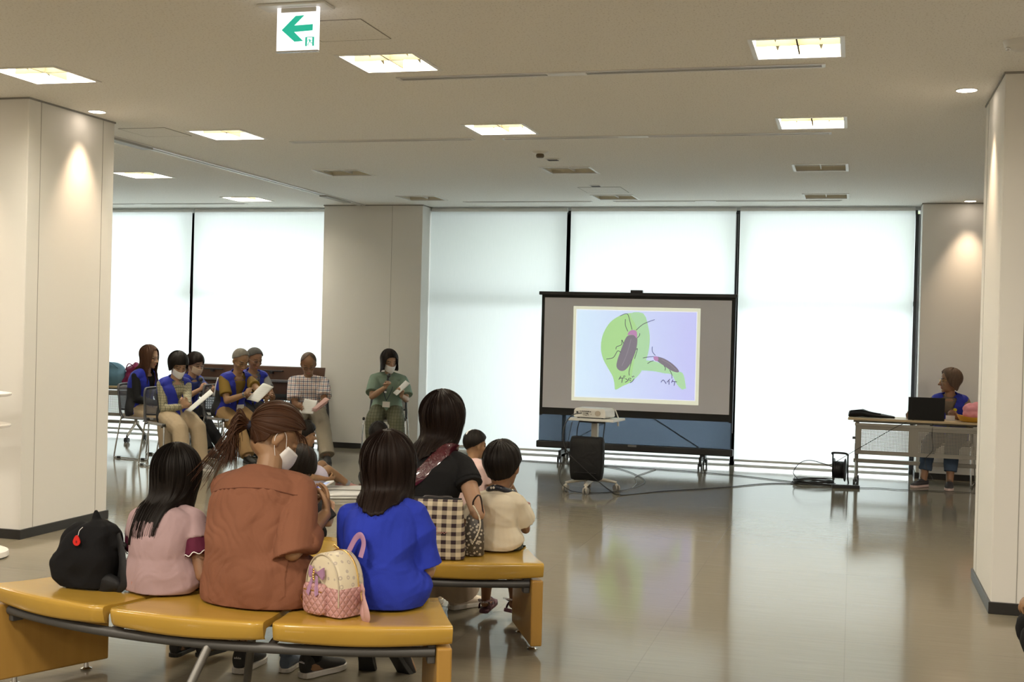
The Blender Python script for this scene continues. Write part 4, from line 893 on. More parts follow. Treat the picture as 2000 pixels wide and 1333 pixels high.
def top_wear(P, name, m, off=.016, sleeve='short', t0=-.16, loose=1.0, amp=.007, seed=1, neck=.97, scale=None, sl_r=1.0, cut=None, solid=0, shoulder=True, t1=None, frac=None, disp=None, paint=None, fr=7, vx=None):
    b = MB(); torso(P, b, off, t0, t1 or neck, scale=scale or (lambda t: (loose, loose)), tmin=t0); s = P.s
    if shoulder:
        c, T, X, F = P.frame(.90); b.limb([P.sh[0], P.sp(.915), P.sh[1]], [.050*s+off*.7, .062*s+off, .050*s+off*.7], 14)
    for i in range(2):
        S, E, W_ = P.sh[i], P.elb[i], P.wr[i]
        if sleeve == 'short':
            fr_ = frac or .62; e = S.lerp(E, fr_); b.tube([S, S.lerp(E, fr_*.5), e], [.050*s+off*.7, .054*s*sl_r+off, .060*s*sl_r+off], 16)
        elif sleeve == 'half': b.tube([S, S.lerp(E, .5), E, E.lerp(W_, .1)], [.050*s+off*.7, .052*s*sl_r+off, .052*s*sl_r+off, .050*s*sl_r+off], 16)
        elif sleeve == 'long':
            b.limb([S, S.lerp(E, .5), E], [.048*s+off*.8, .046*s+off, .041*s+off]); b.tube([E-(W_-E).normalized()*.02, E, E.lerp(W_, .5), W_], [.03*s, .041*s+off, .037*s+off*.9, .028*s+off*.8], 16)
        elif sleeve == 'cap': b.tube([S, S.lerp(E, .32)], [.050*s+off*.7, .056*s+off], 16)
    o = remesh(b, name, m, P.root, vx or P.vx, 3, disp=disp or folds(amp, fr, seed, ridge=.5), cut=cut, solid=solid, paint=paint); clampseat(P, o, lo=.001); return o
def trousers(P, name, m, off=.014, amp=.006, seed=3, hem=.97, r=(1, 1, 1), short=False, vx=None):
    b = MB(); s = P.s; torso(P, b, off*.8, -.16, .14, 8, tmin=-.16)
    for i in range(2):
        H, K, A = P.hip[i], P.kn[i], P.an[i]
        if short:
            b.limb([H, H.lerp(K, .3)], [.09*s+off, .088*s+off]); b.tube([H.lerp(K, .2), H.lerp(K, .82)], [.088*s+off, .078*s+off*1.6], 18)
        else:
            b.limb([H, H.lerp(K, .5), K], [.09*s+off, .080*s*r[0]+off, .060*s*r[1]+off], 16)
            b.tube([K-(A-K).normalized()*.03*s, K, K.lerp(A, .35), K.lerp(A, .7), K.lerp(A, hem)], [.045*s, .060*s*r[1]+off, .058*s*r[1]+off, .052*s*r[2]+off, .050*s*r[2]+off*1.2], 18)
    o = remesh(b, name, m, P.root, vx or P.vx, 3, disp=folds(amp, 9, seed, ridge=.8)); clampseat(P, o, y1=.22); return o
def shoe(P, i, m, sole_m, s=None, name='shoe', high=0, lift=0, text=None, style='sneaker', pitch_=0):
    s = s or P.s; a = P.an[i]; fd = P.fd[i]; z0 = a.z-.075*s+lift; X = fd.cross(V((0, 0, 1))).normalized(); U = X.cross(fd).normalized()
    base = a-U*.073*s
    def ring(y, w, h, zb, n=18):
        return [base+fd*y*s+X*w*s*math.cos(q)+U*((zb+h*(.5+.5*math.sin(q)))*s) for q in [2*PI*k/n for k in range(n)]]
    b = MB()
    b.loft([ring(-.062, .012, .055, .02), ring(-.055, .028, .075+high*.6, .012), ring(-.03, .034, .085+high, .012), ring(.0, .036, .083+high, .012), ring(.03, .037, .075+high*.3, .012), ring(.07, .041, .058, .012), ring(.11, .044, .046, .012), ring(.15, .038, .036, .012), ring(.175, .022, .026, .014), ring(.183, .008, .015, .018)])
    o = b.build(name, m, P.root, True)
    b = MB(); pts = [(-.066, .012), (-.058, .028), (-.03, .036), (.02, .037), (.07, .042), (.115, .047), (.155, .041), (.18, .024), (.19, .008)]
    out = [base+fd*y*s+X*w*s for y, w in pts]+[base+fd*y*s-X*w*s for y, w in reversed(pts)]
    b.prism([p+U*.0 for p in out], U*.024*s); b.build('sole', sole_m, o, bevel=.003)
    if style == 'sneaker':
        b = MB()
        for k in range(4):
            y = .045+.018*k; zz = (.092-.017*k)+.004; b.tube([base+fd*y*s-X*.02*s+U*zz*s*.96, base+fd*(y+.004)*s+U*(zz+.003)*s, base+fd*y*s+X*.02*s+U*zz*s*.96], .003*s, 5)
        b.build('laces', mat('shoe_laces', (.1, .1, .1), .8) if m is not None else m, o)
    return o
def hair(P, m, hl=None, L=None, th=.010, pole=(0, -.32, 1), vol=None, ridge=.0025, n=110, inward=.35, strands=90, name='hair', seed=1, gdir=None, flare=0, sweep=None, jag=.012, step=.008, push=True, rf=14, blend=.02, back=0):
    Mi = P.MhS.inverted(); g = (Mi.to_3x3() @ (V(gdir) if gdir is not None else V((0, 0, -1)))).normalized(); hs = P.hs
    HL = hl or [(0, 40), (40, 38), (60, 14), (78, -6), (95, -14), (115, -30), (140, -40), (180, -43)]
    LL = L or [(0, 0), (180, 0)]; pole = V(pole).normalized(); e1 = (V((0, 1, 0))-pole*pole.y).normalized(); e2 = pole.cross(e1); c0 = V((0, -.012, .035))
    rx, ry, rz = .080+th, .096+th, .088+th
    def rad(d, ex=0): 
        vv = (vol(d) if vol else 1)
        return c0+V((d.x*(rx*vv+ex), d.y*(ry*vv+ex), d.z*(rz*vv+ex)))
    def az(d): return math.degrees(math.atan2(abs(d.x), d.y))
    def path(ph, ex=0, lf=1):
        pts = []; d = pole; e = e1*math.cos(ph)+e2*math.sin(ph); thv = R(2)
        while thv < R(176):
            d = pole*math.cos(thv)+e*math.sin(thv); pts.append(rad(d, ex))
            if math.degrees(math.asin(max(-1, min(1, d.z)))) < lerpl(HL, az(d)): break
            thv += R(4)
        if len(pts) < 2: pts.append(rad(pole*math.cos(R(4))+e*math.sin(R(4)), ex))
        Lf = lerpl(LL, az(d))*lf
        if Lf > .004:
            k = max(2, int(Lf/step)); st = Lf/k; dr = (pts[-1]-pts[-2]).normalized(); ctr = V((0, -.025-back*.085, 0))
            for i in range(k):
                p = pts[-1]; inw = V((ctr.x-p.x, ctr.y-p.y, 0)); il = inw.length; u = (i+1)/k
                tgt = (g + (inw/il*inward*(1 if il > .045 else 0) if il > 1e-5 else V()) + V((d.x, d.y, 0))*flare*u*u).normalized()
                dr = (dr*(1-min(1, st/blend)*.55)+tgt*min(1, st/blend)*.55).normalized(); pts.append(p+dr*st)
        return pts, az(d)
    def topos(p, ex=0):
        q = P.MhS @ p
        if push:       # keep falling hair outside the clothed torso
            for t in (.55, .7, .8, .88, .94, .99):
                c, T, X, F = P.frame(t); v = q-c
                if abs(v.dot(T)) < .05*P.s:
                    a = lerpl([(k[0], k[1]) for k in TORSO], t)*P.s*P.width+.034+ex; dd = lerpl([(k[0], k[2]) for k in TORSO], t)*P.s+.034+ex
                    x_, y_ = v.dot(X)/a, v.dot(F)/dd; r_ = math.hypot(x_, y_)
                    if 1e-4 < r_ < 1 and abs(x_) < 1: yn = math.sqrt(1-x_*x_)*(1 if y_ > 0.15 else -1); q = q + F*(yn-y_)*dd*.92
            for i in range(2):
                v = q-P.sh[i]; rr = .05*P.s+.024+ex
                if v.length < rr: vx_ = v.dot(X); h_ = math.sqrt(max(rr*rr-vx_*vx_-v.z*v.z, 0)); q = q + F*((h_ if v.dot(F) > .02 else -h_)-v.dot(F))
        return q
    M = 30; rows = []; rnd = random.Random(seed)
    for j in range(n):
        ph = 2*PI*j/n; lf = 1+jag*8*noise.noise(V((math.cos(ph)*6, math.sin(ph)*6, seed))) 
        pts, a_ = path(ph, 0, lf); cum = [0]
        for a, b in zip(pts, pts[1:]): cum.append(cum[-1]+(b-a).length)
        row = []; k = 0
        for i in range(M):
            t = cum[-1]*i/(M-1)
            while k < len(cum)-2 and cum[k+1] < t: k += 1
            u = (t-cum[k])/max(cum[k+1]-cum[k], 1e-9); p = pts[k].lerp(pts[k+1], min(u, 1))
            dd = (p-c0); dd = V((dd.x, dd.y, dd.z if dd.z > 0 else 0)).normalized() if dd.length > 0 else V((0, 0, 1))
            q = i/(M-1); p = p + dd*ridge*(noise.noise(V((math.cos(ph)*rf, math.sin(ph)*rf, q*2.2+seed)))*2.0+noise.noise(V((math.cos(ph)*rf*3, math.sin(ph)*rf*3, q*3+seed))))*min(1, q*4)
            row.append(topos(p))
        for _ in range(9): row = row[:2]+[(row[i-1]+row[i]*2+row[i+1])/4 for i in range(2, M-1)]+row[-1:]
        rows.append(row)
    if push:
        for _ in range(2): rows = [[(rows[j-1][i]+rows[j][i]*4+rows[(j+1) % n][i])/6 if i > M*.5 else rows[j][i] for i in range(M)] for j in range(n)]
    b = MB(); b.v = [p for r_ in rows for p in r_]; b.f = [[j*M+i, j*M+i+1, ((j+1) % n)*M+i+1, ((j+1) % n)*M+i] for j in range(n) for i in range(M-1)]; b.m = [0]*len(b.f)
    me = b.mesh(name); uvl = me.uv_layers.new(name='UVMap')
    for p in me.polygons:
        j = p.index//(M-1); i = p.index % (M-1)
        for l, (jj, ii) in zip(p.loop_indices, ((j, i), (j, i+1), (j+1, i+1), (j+1, i))): uvl.data[l].uv = (jj/n, ii/(M-1))
    o = finish(me, name, m, P.root, True); md = o.modifiers.new('solid', 'SOLIDIFY'); md.thickness = .005*hs; md.offset = 0
    if strands:
        b = MB()
        for k in range(strands):
            ph = rnd.random()*2*PI; pts, a_ = path(ph, rnd.uniform(.0005, .004), 1+rnd.uniform(-.05, .10))
            if len(pts) > 8: pts = pts[::2]+[pts[-1]]
            w_ = rnd.uniform(-.006, .006); pts = [topos(p+V((math.sin(i*.5+k)*w_*i/len(pts), math.cos(i*.4+k)*w_*i/len(pts), 0)), .002) for i, p in enumerate(pts)]
            for _ in range(3): pts = pts[:1]+[(pts[i-1]+pts[i]*2+pts[i+1])/4 for i in range(1, len(pts)-1)]+pts[-1:]
            b.tube(pts[1:], lambda u: .0016*hs*(1-.75*u), 3)
        b.build('loose_strands', m, o, True)
    return o
def face_mask(P, m, drop=0):
    b = MB(); rows = []
    for i in range(9):
        v = i/8; z = -.018-.082*v+drop; row = []
        for j in range(17):
            u = j/16*2-1; a = u*1.22; rx = .071-.016*v; bulge = (1-u*u)*(.026+.009*math.sin(PI*v))-.010*v*u*u
            y = .018+(.074-.006*v)*math.cos(a)**.9 + bulge if abs(a) < PI/2 else .02; row.append(P.MhS @ V((rx*1.06*math.sin(a), y, z+.012*abs(u)*(1-v)-.0*v+.018*abs(u)*v)))
        rows.append(row)
    n = 17; b.add([p for r_ in rows for p in r_], [(i*n+j, i*n+j+1, (i+1)*n+j+1, (i+1)*n+j) for i in range(8) for j in range(n-1)])
    o = b.build('face_mask', m, P.root, True); md = o.modifiers.new('s', 'SOLIDIFY'); md.thickness = .0025; md.offset = 1
    for sx in (-1, 1):
        e = MB(); e.tube([P.MhS @ V(p) for p in ((sx*.068, .045, -.018), (sx*.078, .015, .022), (sx*.083, -.012, .03), (sx*.084, -.022, .0), (sx*.078, .0, -.035), (sx*.063, .042, -.080))], .0013, 5, smooth=4)
        e.build('ear_loop', m, o)
    return o
def glasses(P, m, thin=.0013):
    b = MB()
    for sx in (-1, 1):
        b.tube([P.MhS @ V((sx*.031+.021*math.cos(q), .096-.004*abs(math.cos(q))-.010*(sx*math.cos(q) > .3), .004+.015*math.sin(q))) for q in [2*PI*k/16 for k in range(17)]], thin, 5)
        b.tube([P.MhS @ V(p) for p in ((sx*.052, .088, .008), (sx*.074, .06, .010), (sx*.081, 0, .008), (sx*.080, -.02, -.006))], thin, 5)
    b.tube([P.MhS @ V(p) for p in ((-.010, .099, .006), (0, .103, .009), (.010, .099, .006))], thin, 5)
    return b.build('glasses', m, P.root, True)
def vest(P, m, off=.032, seed=5, back_m=None, blk=True):
    def cut(c):
        for t in [k/20 for k in range(-3, 21)]:
            cc, T, X, F = P.frame(t); v = c-cc
            if abs(v.dot(T)) <= .016*P.s:
                if v.dot(F) > 0 and abs(v.dot(X)) < (.006+max(0, (t-.42))*.11)*P.s+.002: return True
                break
        return c.z > P.nb.z-.03 and math.hypot(c.x-P.nb.x, c.y-P.nb.y) < .076*P.s
    b = MB(); torso(P, b, off, -.13, .955, scale=lambda t: (1.0, 1.0), tmin=-.13); s = P.s; c, T, X, F = P.frame(.9)
    b.limb([P.sh[0].lerp(P.sp(.915), .16), P.sp(.92), P.sh[1].lerp(P.sp(.915), .16)], [.043*s+off*.9, .054*s+off, .043*s+off*.9], 14)
    blk_m = mat('black_side_panel', (.012, .012, .014), .7)
    def paint(c):
        cc, T, X, F = P.frame(.3); v = c-cc
        return 1 if (blk and abs(v.dot(X)) > .115*P.s*P.width and v.dot(T) < .12 and v.dot(F) < .06) else 0
    o = remesh(b, 'vest', [m, blk_m], P.root, P.vx, 3, disp=folds(.006, 8, seed, ridge=.6), cut=cut, solid=.004, paint=paint); clampseat(P, o, lo=.002)
    # collar
    k = MB(); c, T, X, F = P.frame(.975); rr = lambda q: (.072*s+.012)
    pts = [c+X*(.078*s+.006)*math.sin(q)-F*(.070*s+.006)*math.cos(q)+T*(.012-.05*(1-math.cos(q))/2*1.1) for q in [R(a) for a in range(-150, 151, 15)]]
    n = len(pts); k.add(pts+[p+T*.030+(p-c).normalized()*.004 for p in pts], [(i, i+1, n+i+1, n+i) for i in range(n-1)]); ko = k.build('collar', m, o, True); md = ko.modifiers.new('s', 'SOLIDIFY'); md.thickness = .006
    # white chest print
    cc, T, X, F = P.frame(.66); q = MB(); p0 = cc+F*(.112*s+off+.010)-X*.07*s
    for kx_, w_ in ((0, .05), (-.010, .04)): q.bar(p0+T*kx_-X*w_/2, p0+T*kx_+X*w_/2, .003, .004)
    q.build('chest_print', mat('white_print', (.6, .62, .7), .7), o)
    return o
vest_m = cloth('royal_blue_nylon', (.018, .028, .30), .62, .05, 8, .6)
beige_tr = cloth('beige_cotton', (.42, .33, .22), .9); black_cl = cloth('black_cotton', (.010, .010, .011), .9, .05)
sole_w = mat('white_rubber', (.62, .60, .57), .6); sole_b = mat('black_rubber', (.02, .02, .02), .6); shoe_b = mat('black_shoe', (.015, .015, .016), .6, bump=(90, .3, .002))
def sheet(name, lab, cat, pts, m, nx=8, thick=.0008, bend=.02, group=None, extra=None):
    """paper: four corners, gently curved"""
    a, b_, c, d = [V(p) for p in pts]; nrm = (b_-a).cross(d-a).normalized(); vs = []; n = nx+1
    for i in range(n):
        u = i/nx
        for j in range(n):
            v = j/nx; p = a.lerp(b_, u).lerp(d.lerp(c, u), v)+nrm*bend*math.sin(PI*u)*(.4+.6*v); vs.append(p)
    o = MB().add(vs, [(i*n+j, i*n+j+1, (i+1)*n+j+1, (i+1)*n+j) for i in range(nx) for j in range(nx)]).build(name, m, None, True)
    md = o.modifiers.new('s', 'SOLIDIFY'); md.thickness = thick; tag(o, lab, cat, group); return o
print_m = mat('printed_paper', (.84, .84, .82), .8); w_ = NT(print_m); o_, v_ = w_.xyz()
w_.l(w_.mix(w_.math('MULTIPLY', w_.math('LESS_THAN', w_.math('FRACT', w_.math('MULTIPLY', o_[2], 85)), .35), .35), (.84, .84, .82), (.35, .35, .36)), w_.p.inputs['Base Color'])
def microphone(lab, a, b):
    a, b = V(a), V(b); d = (b-a).normalized(); q = MB(); q.tube([a, a+d*.02, a+d*.13, b-d*.03], [.009, .011, .013, .016], 14); t = q.build('microphone', mat('mic_black', (.02, .02, .022), .4), None, True); tag(t, lab, 'microphone')
    h = MB(); h.ell(b, (.024, .024, .026)); h.build('grille_head', mat('mic_grille', (.06, .06, .06), .4, .7, bump=(300, .8, .002)), t, True); r = MB(); r.tube([a-d*.004, a+d*.012], .0125, 12); r.build('end_ring', mask_m, t, True); return t
# ============ volunteers on the chairs, left
SEAT = .44
chair(-7.44, 11.97, 100, 'meeting chair of the woman with long brown hair, nearest the left column')
P = person('woman in profile with long brown hair, glasses, black sleeves and blue vest', (-7.56, 11.99), 95, SEAT, .97, 1.235, .10, hyaw=-4, hpitch=10, width=1.0)
top_wear(P, 'black_sweater', black_cl, .004, 'long', seed=2, amp=.003, neck=.94); vest(P, vest_m); trousers(P, 'beige_trousers', beige_tr)
hair(P, h_brown, th=.013, L=[(0, 0), (42, .02), (60, .16), (85, .27), (180, .30)], hl=[(0, 44), (30, 44), (50, 20), (70, 5), (95, -10), (180, -40)], inward=.06, flare=.10, seed=2)
glasses(P, black_plastic)
for i in (0, 1): shoe(P, i, shoe_b, sole_b)
chair(-6.79, 11.40, 118, 'meeting chair of the masked woman in the checked blouse')
P = person('woman with a black bob and white mask in checked blouse and blue vest', (-6.79, 11.40), 120, SEAT, .97, 1.185, .05, hyaw=3, hpitch=30, hands=((-6.475, 11.13, .655), (-6.60, 11.24, .635)), feet=((-6.35, 11.20, 0), (-6.44, 11.0, 0)), curl=(1.1, 1.1), hdir=((.6, -.2, .35), (-.2, .9, .3)), palm=((.3, .8, 0), (-.7, .3, .3)), elbows=((-.3, -.5, -1), (.4, -.6, -1)))
top_wear(P, 'checked_blouse', plaid('tan_check', (.36, .33, .22), [(0, 0, .12, (.07, .07, .05)), (2, 0, .12, (.07, .07, .05)), (1, .2, .10, (.12, .12, .09))], 38), .004, 'long', seed=4, amp=.003, neck=.94); vest(P, vest_m); trousers(P, 'beige_trousers', beige_tr, .018, r=(1.1, 1.1, 1.15))
hair(P, h_black, th=.020, L=[(0, .012), (50, .02), (62, .055), (90, .075), (130, .075), (180, .06)], hl=[(0, 24), (40, 22), (58, 8), (75, -4), (95, -12), (130, -34), (180, -40)], inward=.25, seed=3, ridge=.002)
face_mask(P, mask_m)
for i in (0, 1): shoe(P, i, mat('grey_slipper', (.35, .34, .33), .6), sole_w)
sheet('paper_sheet', 'white sheets held by the masked woman in the checked blouse', 'paper', [(-6.53, 11.18, .60), (-6.38, 11.02, .60), (-6.12, 11.0, .80), (-6.24, 11.16, .83)], print_m, group='papers being read')
chair(-7.30, 12.60, 102, 'meeting chair of the woman in black trousers behind the checked blouse')
P = person('woman with beige mask and microphone, in blue vest and black trousers', (-7.36, 12.60), 105, SEAT, .93, 1.155, .13, hyaw=0, hpitch=22, hands=((-6.93, 12.45, .735), (-7.03, 12.34, .75)), curl=(1.0, 1.45), feet=((-6.80, 12.50, 0), (-6.88, 12.30, 0)), knees=((0, 1, .6), (0, 1, .8)))
top_wear(P, 'blue_shirt', cloth('dull_blue_cotton', (.03, .045, .17), .8), .004, 'short', seed=7, amp=.003, neck=.94); vest(P, vest_m); trousers(P, 'black_trousers', black_cl, .016)
hair(P, h_dark, th=.015, L=[(0, .01), (60, .03), (90, .035), (180, .02)], hl=[(0, 26), (40, 24), (60, 10), (80, -2), (110, -22), (180, -40)], seed=4)
face_mask(P, mask_b); glasses(P, chrome)
for i in (0, 1): shoe(P, i, shoe_b, sole_b)
microphone('microphone held by the woman with the beige mask', (-7.0, 12.36, .68), (-7.06, 12.40, .86))
sheet('paper_sheet', 'grey sheet standing up between the masked woman and the man in the mustard shirt', 'paper', [(-6.93, 12.42, .67), (-6.80, 12.34, .68), (-6.70, 12.30, .90), (-6.83, 12.36, .89)], print_m, group='papers being read')
chair(-6.63, 12.33, 118, 'meeting chair of the grey haired man in the mustard shirt')
P = person('grey haired man with wristwatch in mustard polo shirt and blue vest, reading', (-6.68, 12.36), 118, SEAT, 1.0, 1.225, .20, side=.0, hyaw=2, hpitch=30, width=1.08, hands=((-6.12, 12.14, .70), (-6.33, 12.08, .735)), curl=(1.1, 1.35), hdir=(None, (.4, .8, .45)), palm=(None, (-.8, .3, -.2)), skin=skin_w, belly=.02, feet=((-6.1, 12.2, 0), (-6.22, 11.95, 0)))
top_wear(P, 'mustard_polo', cloth('mustard_cotton', (.20, .125, .025), .85), .004, 'short', seed=9, frac=.72, sl_r=1.1, amp=.003, neck=.94); vest(P, vest_m); trousers(P, 'brown_trousers', cloth('tan_cotton', (.30, .19, .085), .9), .020)
hair(P, h_grey, th=.004, hl=[(0, 52), (35, 46), (55, 26), (72, 12), (85, 4), (100, -18), (180, -36)], strands=0, seed=5, ridge=.001); glasses(P, black_plastic)
w = P.elb[1].lerp(P.wr[1], .93); d = (P.wr[1]-P.elb[1]).normalized(); b = MB(); b.tube([w-d*.012, w+d*.012], .031, 16); b.build('watch', chrome, P.root, True)
for i in (0, 1): shoe(P, i, shoe_b, sole_b)
b = MB(); q = P.wr[1]+V((-.03, .04, -.07)); cc, T, X, F = P.frame(.28); bc = cc+F*.175; b.bar(bc-X*.03-T*.055, bc-X*.03+T*.0, .09, .004, (0, 1, 0)); b.build('name_badge', mat('badge_card', (.75, .72, .68), .5), P.root)
sheet('paper_sheet', 'open white booklet held by the grey haired man with the watch', 'paper', [(-6.33, 12.10, .675), (-6.12, 11.96, .66), (-5.96, 12.0, .83), (-6.14, 12.10, .86)], print_m, bend=.03, group='papers being read')
chair(-6.76, 12.99, 130, 'meeting chair of the dark haired man half hidden behind the grey haired man')
P = person('dark haired man with glasses in a blue vest half hidden behind the grey haired man', (-6.80, 13.05), 132, SEAT, 1.0, 1.222, .16, hyaw=-12, hpitch=22, skin=skin_d, hands=((-6.37, 12.82, .66), (-6.50, 12.68, .68)))
top_wear(P, 'grey_shirt', cloth('grey_cotton', (.16, .16, .16), .85), .004, 'short', seed=11, amp=.003, neck=.94); vest(P, vest_m); trousers(P, 'dark_trousers', cloth('charcoal_cotton', (.04, .04, .045), .9), .016)
hair(P, h_dgrey, th=.007, hl=[(0, 46), (35, 42), (55, 24), (72, 12), (85, 2), (100, -18), (180, -38)], strands=0, seed=6, ridge=.0015); glasses(P, chrome)
b = MB(); cc, T, X, F = P.frame(.7); 
for sx in (-1, 1): c1, T1, X1, F1 = P.frame(.95); c2, T2, X2, F2 = P.frame(.45); b.tube([c1+X1*.05*sx+F1*.06, cc+X*.045*sx+F*.155, c2+F2*.16], .0035, 5, smooth=4)
b.build('lanyard', black_cl, P.root)
for i in (0, 1): shoe(P, i, shoe_b, sole_b)
chair(-5.92, 12.78, 160, 'meeting chair of the man in the checked shirt')
P = person('elderly man in a white, navy and red checked shirt reading papers', (-5.94, 12.84), 160, SEAT, 1.0, 1.195, .13, side=-.0, hyaw=-8, hpitch=30, width=1.12, belly=.02, skin=skin_d, hands=((-5.64, 12.46, .60), (-5.82, 12.50, .575)), curl=(1.1, 1.1), hdir=((-.5, .7, .35), (.6, .8, .1)), palm=((.5, .5, .4), (-.4, .5, .5)), feet=((-5.50, 12.40, 0), (-5.80, 12.36, 0)), knees=((-.25, 1, 1), (.25, 1, 1)))
top_wear(P, 'checked_shirt', plaid('white_check', (.70, .68, .66), [(0, 0, .16, (.02, .03, .12)), (0, .5, .08, (.45, .09, .07)), (2, 0, .16, (.02, .03, .12)), (2, .5, .08, (.45, .09, .07))], 22), .02, 'short', seed=13, frac=.80, sl_r=1.15, amp=.009); trousers(P, 'khaki_trousers', cloth('grey_khaki', (.30, .26, .20), .9), .022, r=(1.08, 1.1, 1.2))
hair(P, h_greyb, th=.003, hl=[(0, 80), (30, 72), (50, 40), (68, 16), (85, 2), (100, -18), (180, -36)], strands=0, seed=7, ridge=.001); glasses(P, black_plastic, .0018)
c, T, X, F = P.frame(.975); k = MB()
for sx in (-1, 1): k.prism([c+F*.078+X*sx*.004, c+F*.055+X*sx*.062+T*.02, c+F*.085+X*sx*.07-T*.02, c+F*.108+X*sx*.035-T*.045], F*.004+T*.002)
k.build('shirt_collar', MATS['white_check'], P.root)
for i in (0, 1): shoe(P, i, shoe_b, sole_b)
sheet('paper_sheet', 'folded grey sheets held open by the man in the checked shirt', 'paper', [(-5.86, 12.42, .53), (-5.66, 12.36, .53), (-5.62, 12.38, .68), (-5.80, 12.44, .69)], print_m, bend=-.03, group='papers being read')
for k in range(3):
    sheet('paper_sheet', ('lowest', 'middle', 'topmost')[k]+' of three pinkish leaves fanned by the man in the checked shirt', 'paper', [(-5.68, 12.36, .56+.012*k), (-5.60, 12.30, .56+.012*k), (-5.47+.01*k, 12.32, .665+.018*k), (-5.56+.01*k, 12.40, .675+.02*k)], mat('pink_paper', (.55, .35, .32), .8), bend=.01, group='papers being read')
chair(-5.20, 13.37, 165, 'meeting chair of the woman in the green shirt in front of the middle column')
P = person('woman in sage green shirt and white mask speaking into a microphone', (-5.22, 13.43), 163, SEAT, .98, 1.235, .10, side=-.02, hyaw=-28, hpitch=20, width=1.10, belly=.015, hands=((-4.925, 13.12, .725), (-5.125, 13.13, .815)), curl=(1.3, 1.45), hdir=((-.15, .3, .9), (-.35, .35, .8)), palm=((.6, .6, .1), (-.5, .8, .2)), elbows=((-.35, -.1, -1), (.7, -.1, -1)), feet=((-4.92, 12.98, 0), (-5.18, 12.92, 0)), knees=((-.25, 1, 1), (.2, 1, 1)))
top_wear(P, 'green_shirt', cloth('sage_cotton', (.20, .27, .21), .88), .018, 'short', seed=15, frac=.8, sl_r=1.15, amp=.009); trousers(P, 'patterned_trousers', plaid('olive_print', (.10, .10, .06), [(0, .1, .2, (.17, .16, .11)), (2, .3, .15, (.06, .06, .035))], 30), .020, r=(1.1, 1.2, 1.0))
hair(P, h_dark, th=.018, L=[(0, .01), (45, .02), (58, .11), (90, .13), (180, .11)], hl=[(0, 36), (30, 34), (50, 16), (68, 2), (90, -12), (130, -34), (180, -40)], inward=.0, flare=.25, seed=8); face_mask(P, mask_m)
b = MB(); c1, T1, X1, F1 = P.frame(.97); c2, T2, X2, F2 = P.frame(.7); c3, T3, X3, F3 = P.frame(.3)
for sx in (-1, 1): b.tube([c1+X1*.06*sx-F1*.02, c1+X1*.06*sx+F1*.05-T1*.01, c2+X2*.05*sx+F2*.135, c3+F3*.165], .0035, 5, smooth=4)
ly = b.build('lanyard', mat('navy_lanyard', (.01, .015, .06), .7), P.root); b = MB(); q = c3+F3*.170; b.bar(q-T3*.075, q-T3*.01, .085, .003, tuple(F3)); b.build('name_badge', mat('badge_card', (.75, .72, .68), .5), ly)
for i in (0, 1): shoe(P, i, shoe_b, sole_b)
microphone('black microphone held up to the mask of the woman in the green shirt', (-5.12, 13.12, .755), (-5.115, 13.20, .945))
sheet('paper_sheet', 'white sheets in the left hand of the woman in the green shirt', 'paper', [(-5.02, 13.10, .755), (-4.95, 13.04, .73), (-4.80, 13.06, .87), (-4.87, 13.10, .905)], print_m, bend=.015, group='papers being read')
# ============ right table
chair(.99, 13.62, 190, 'meeting chair behind the right table')
P = person('woman in a blue vest sitting behind the laptop, looking left', (1.0, 13.66), 192, SEAT, .98, 1.215, .08, hyaw=70, hpitch=2, hands=((1.05, 13.36, .72), (.58, 13.36, .715)), curl=(1.0, .9), elbows=((-.5, -.2, -1), (.8, -.1, -.8)), feet=((.98, 13.20, 0), (.73, 13.27, 0)), feetdir=((-.1, 1, 0), (.55, 1, 0)), skin=skin_d)
top_wear(P, 'taupe_shirt', cloth('taupe_cotton', (.17, .13, .09), .85), .004, 'half', seed=17, amp=.003, neck=.94); vest(P, vest_m, blk=False); trousers(P, 'dark_jeans', cloth('dark_denim', (.05, .075, .12), .85), .014, hem=.72)
hair(P, h_greyb, th=.017, L=[(0, .005), (55, .02), (75, .07), (110, .075), (180, .06)], hl=[(0, 44), (40, 40), (56, 20), (72, 6), (95, -10), (130, -34), (180, -42)], inward=.2, seed=9); glasses(P, gold)
cc, T, X, F = P.frame(.80); b = MB(); q = cc+F*.155-X*.07; b.M = Matrix.Translation(q) @ F.to_track_quat('Z', 'Y').to_matrix().to_4x4(); b.lathe([(.001, 0), (.019, 0), (.019, .006), (.001, .006)], 18); b.build('yellow_badge', mat('yellow_badge', (.7, .6, .03), .4), P.root)
b = MB(); b.bar(q-T*.02, q-T*.075, .018, .004, tuple(F)); b.build('red_ribbon', mat('red_ribbon', (.35, .02, .03), .6), P.root)
trainer = mat('dark_trainer', (.045, .04, .045), .7, bump=(90, .3, .002))
for i in (0, 1): shoe(P, i, trainer, mat('trainer_sole', (.60, .45, .42), .6))
t = thing('card_holder', 'clear card holder standing on the table beside the laptop', 'card holder', (.95, 13.28, .6925), R(5)); MB().box(-.02, .07, -.003, .003, 0, .05).build('card', mat('badge_card', (.75, .72, .68), .5), t); MB().box(-.02, .07, -.012, .012, 0, .004).build('foot', white_plastic, t)

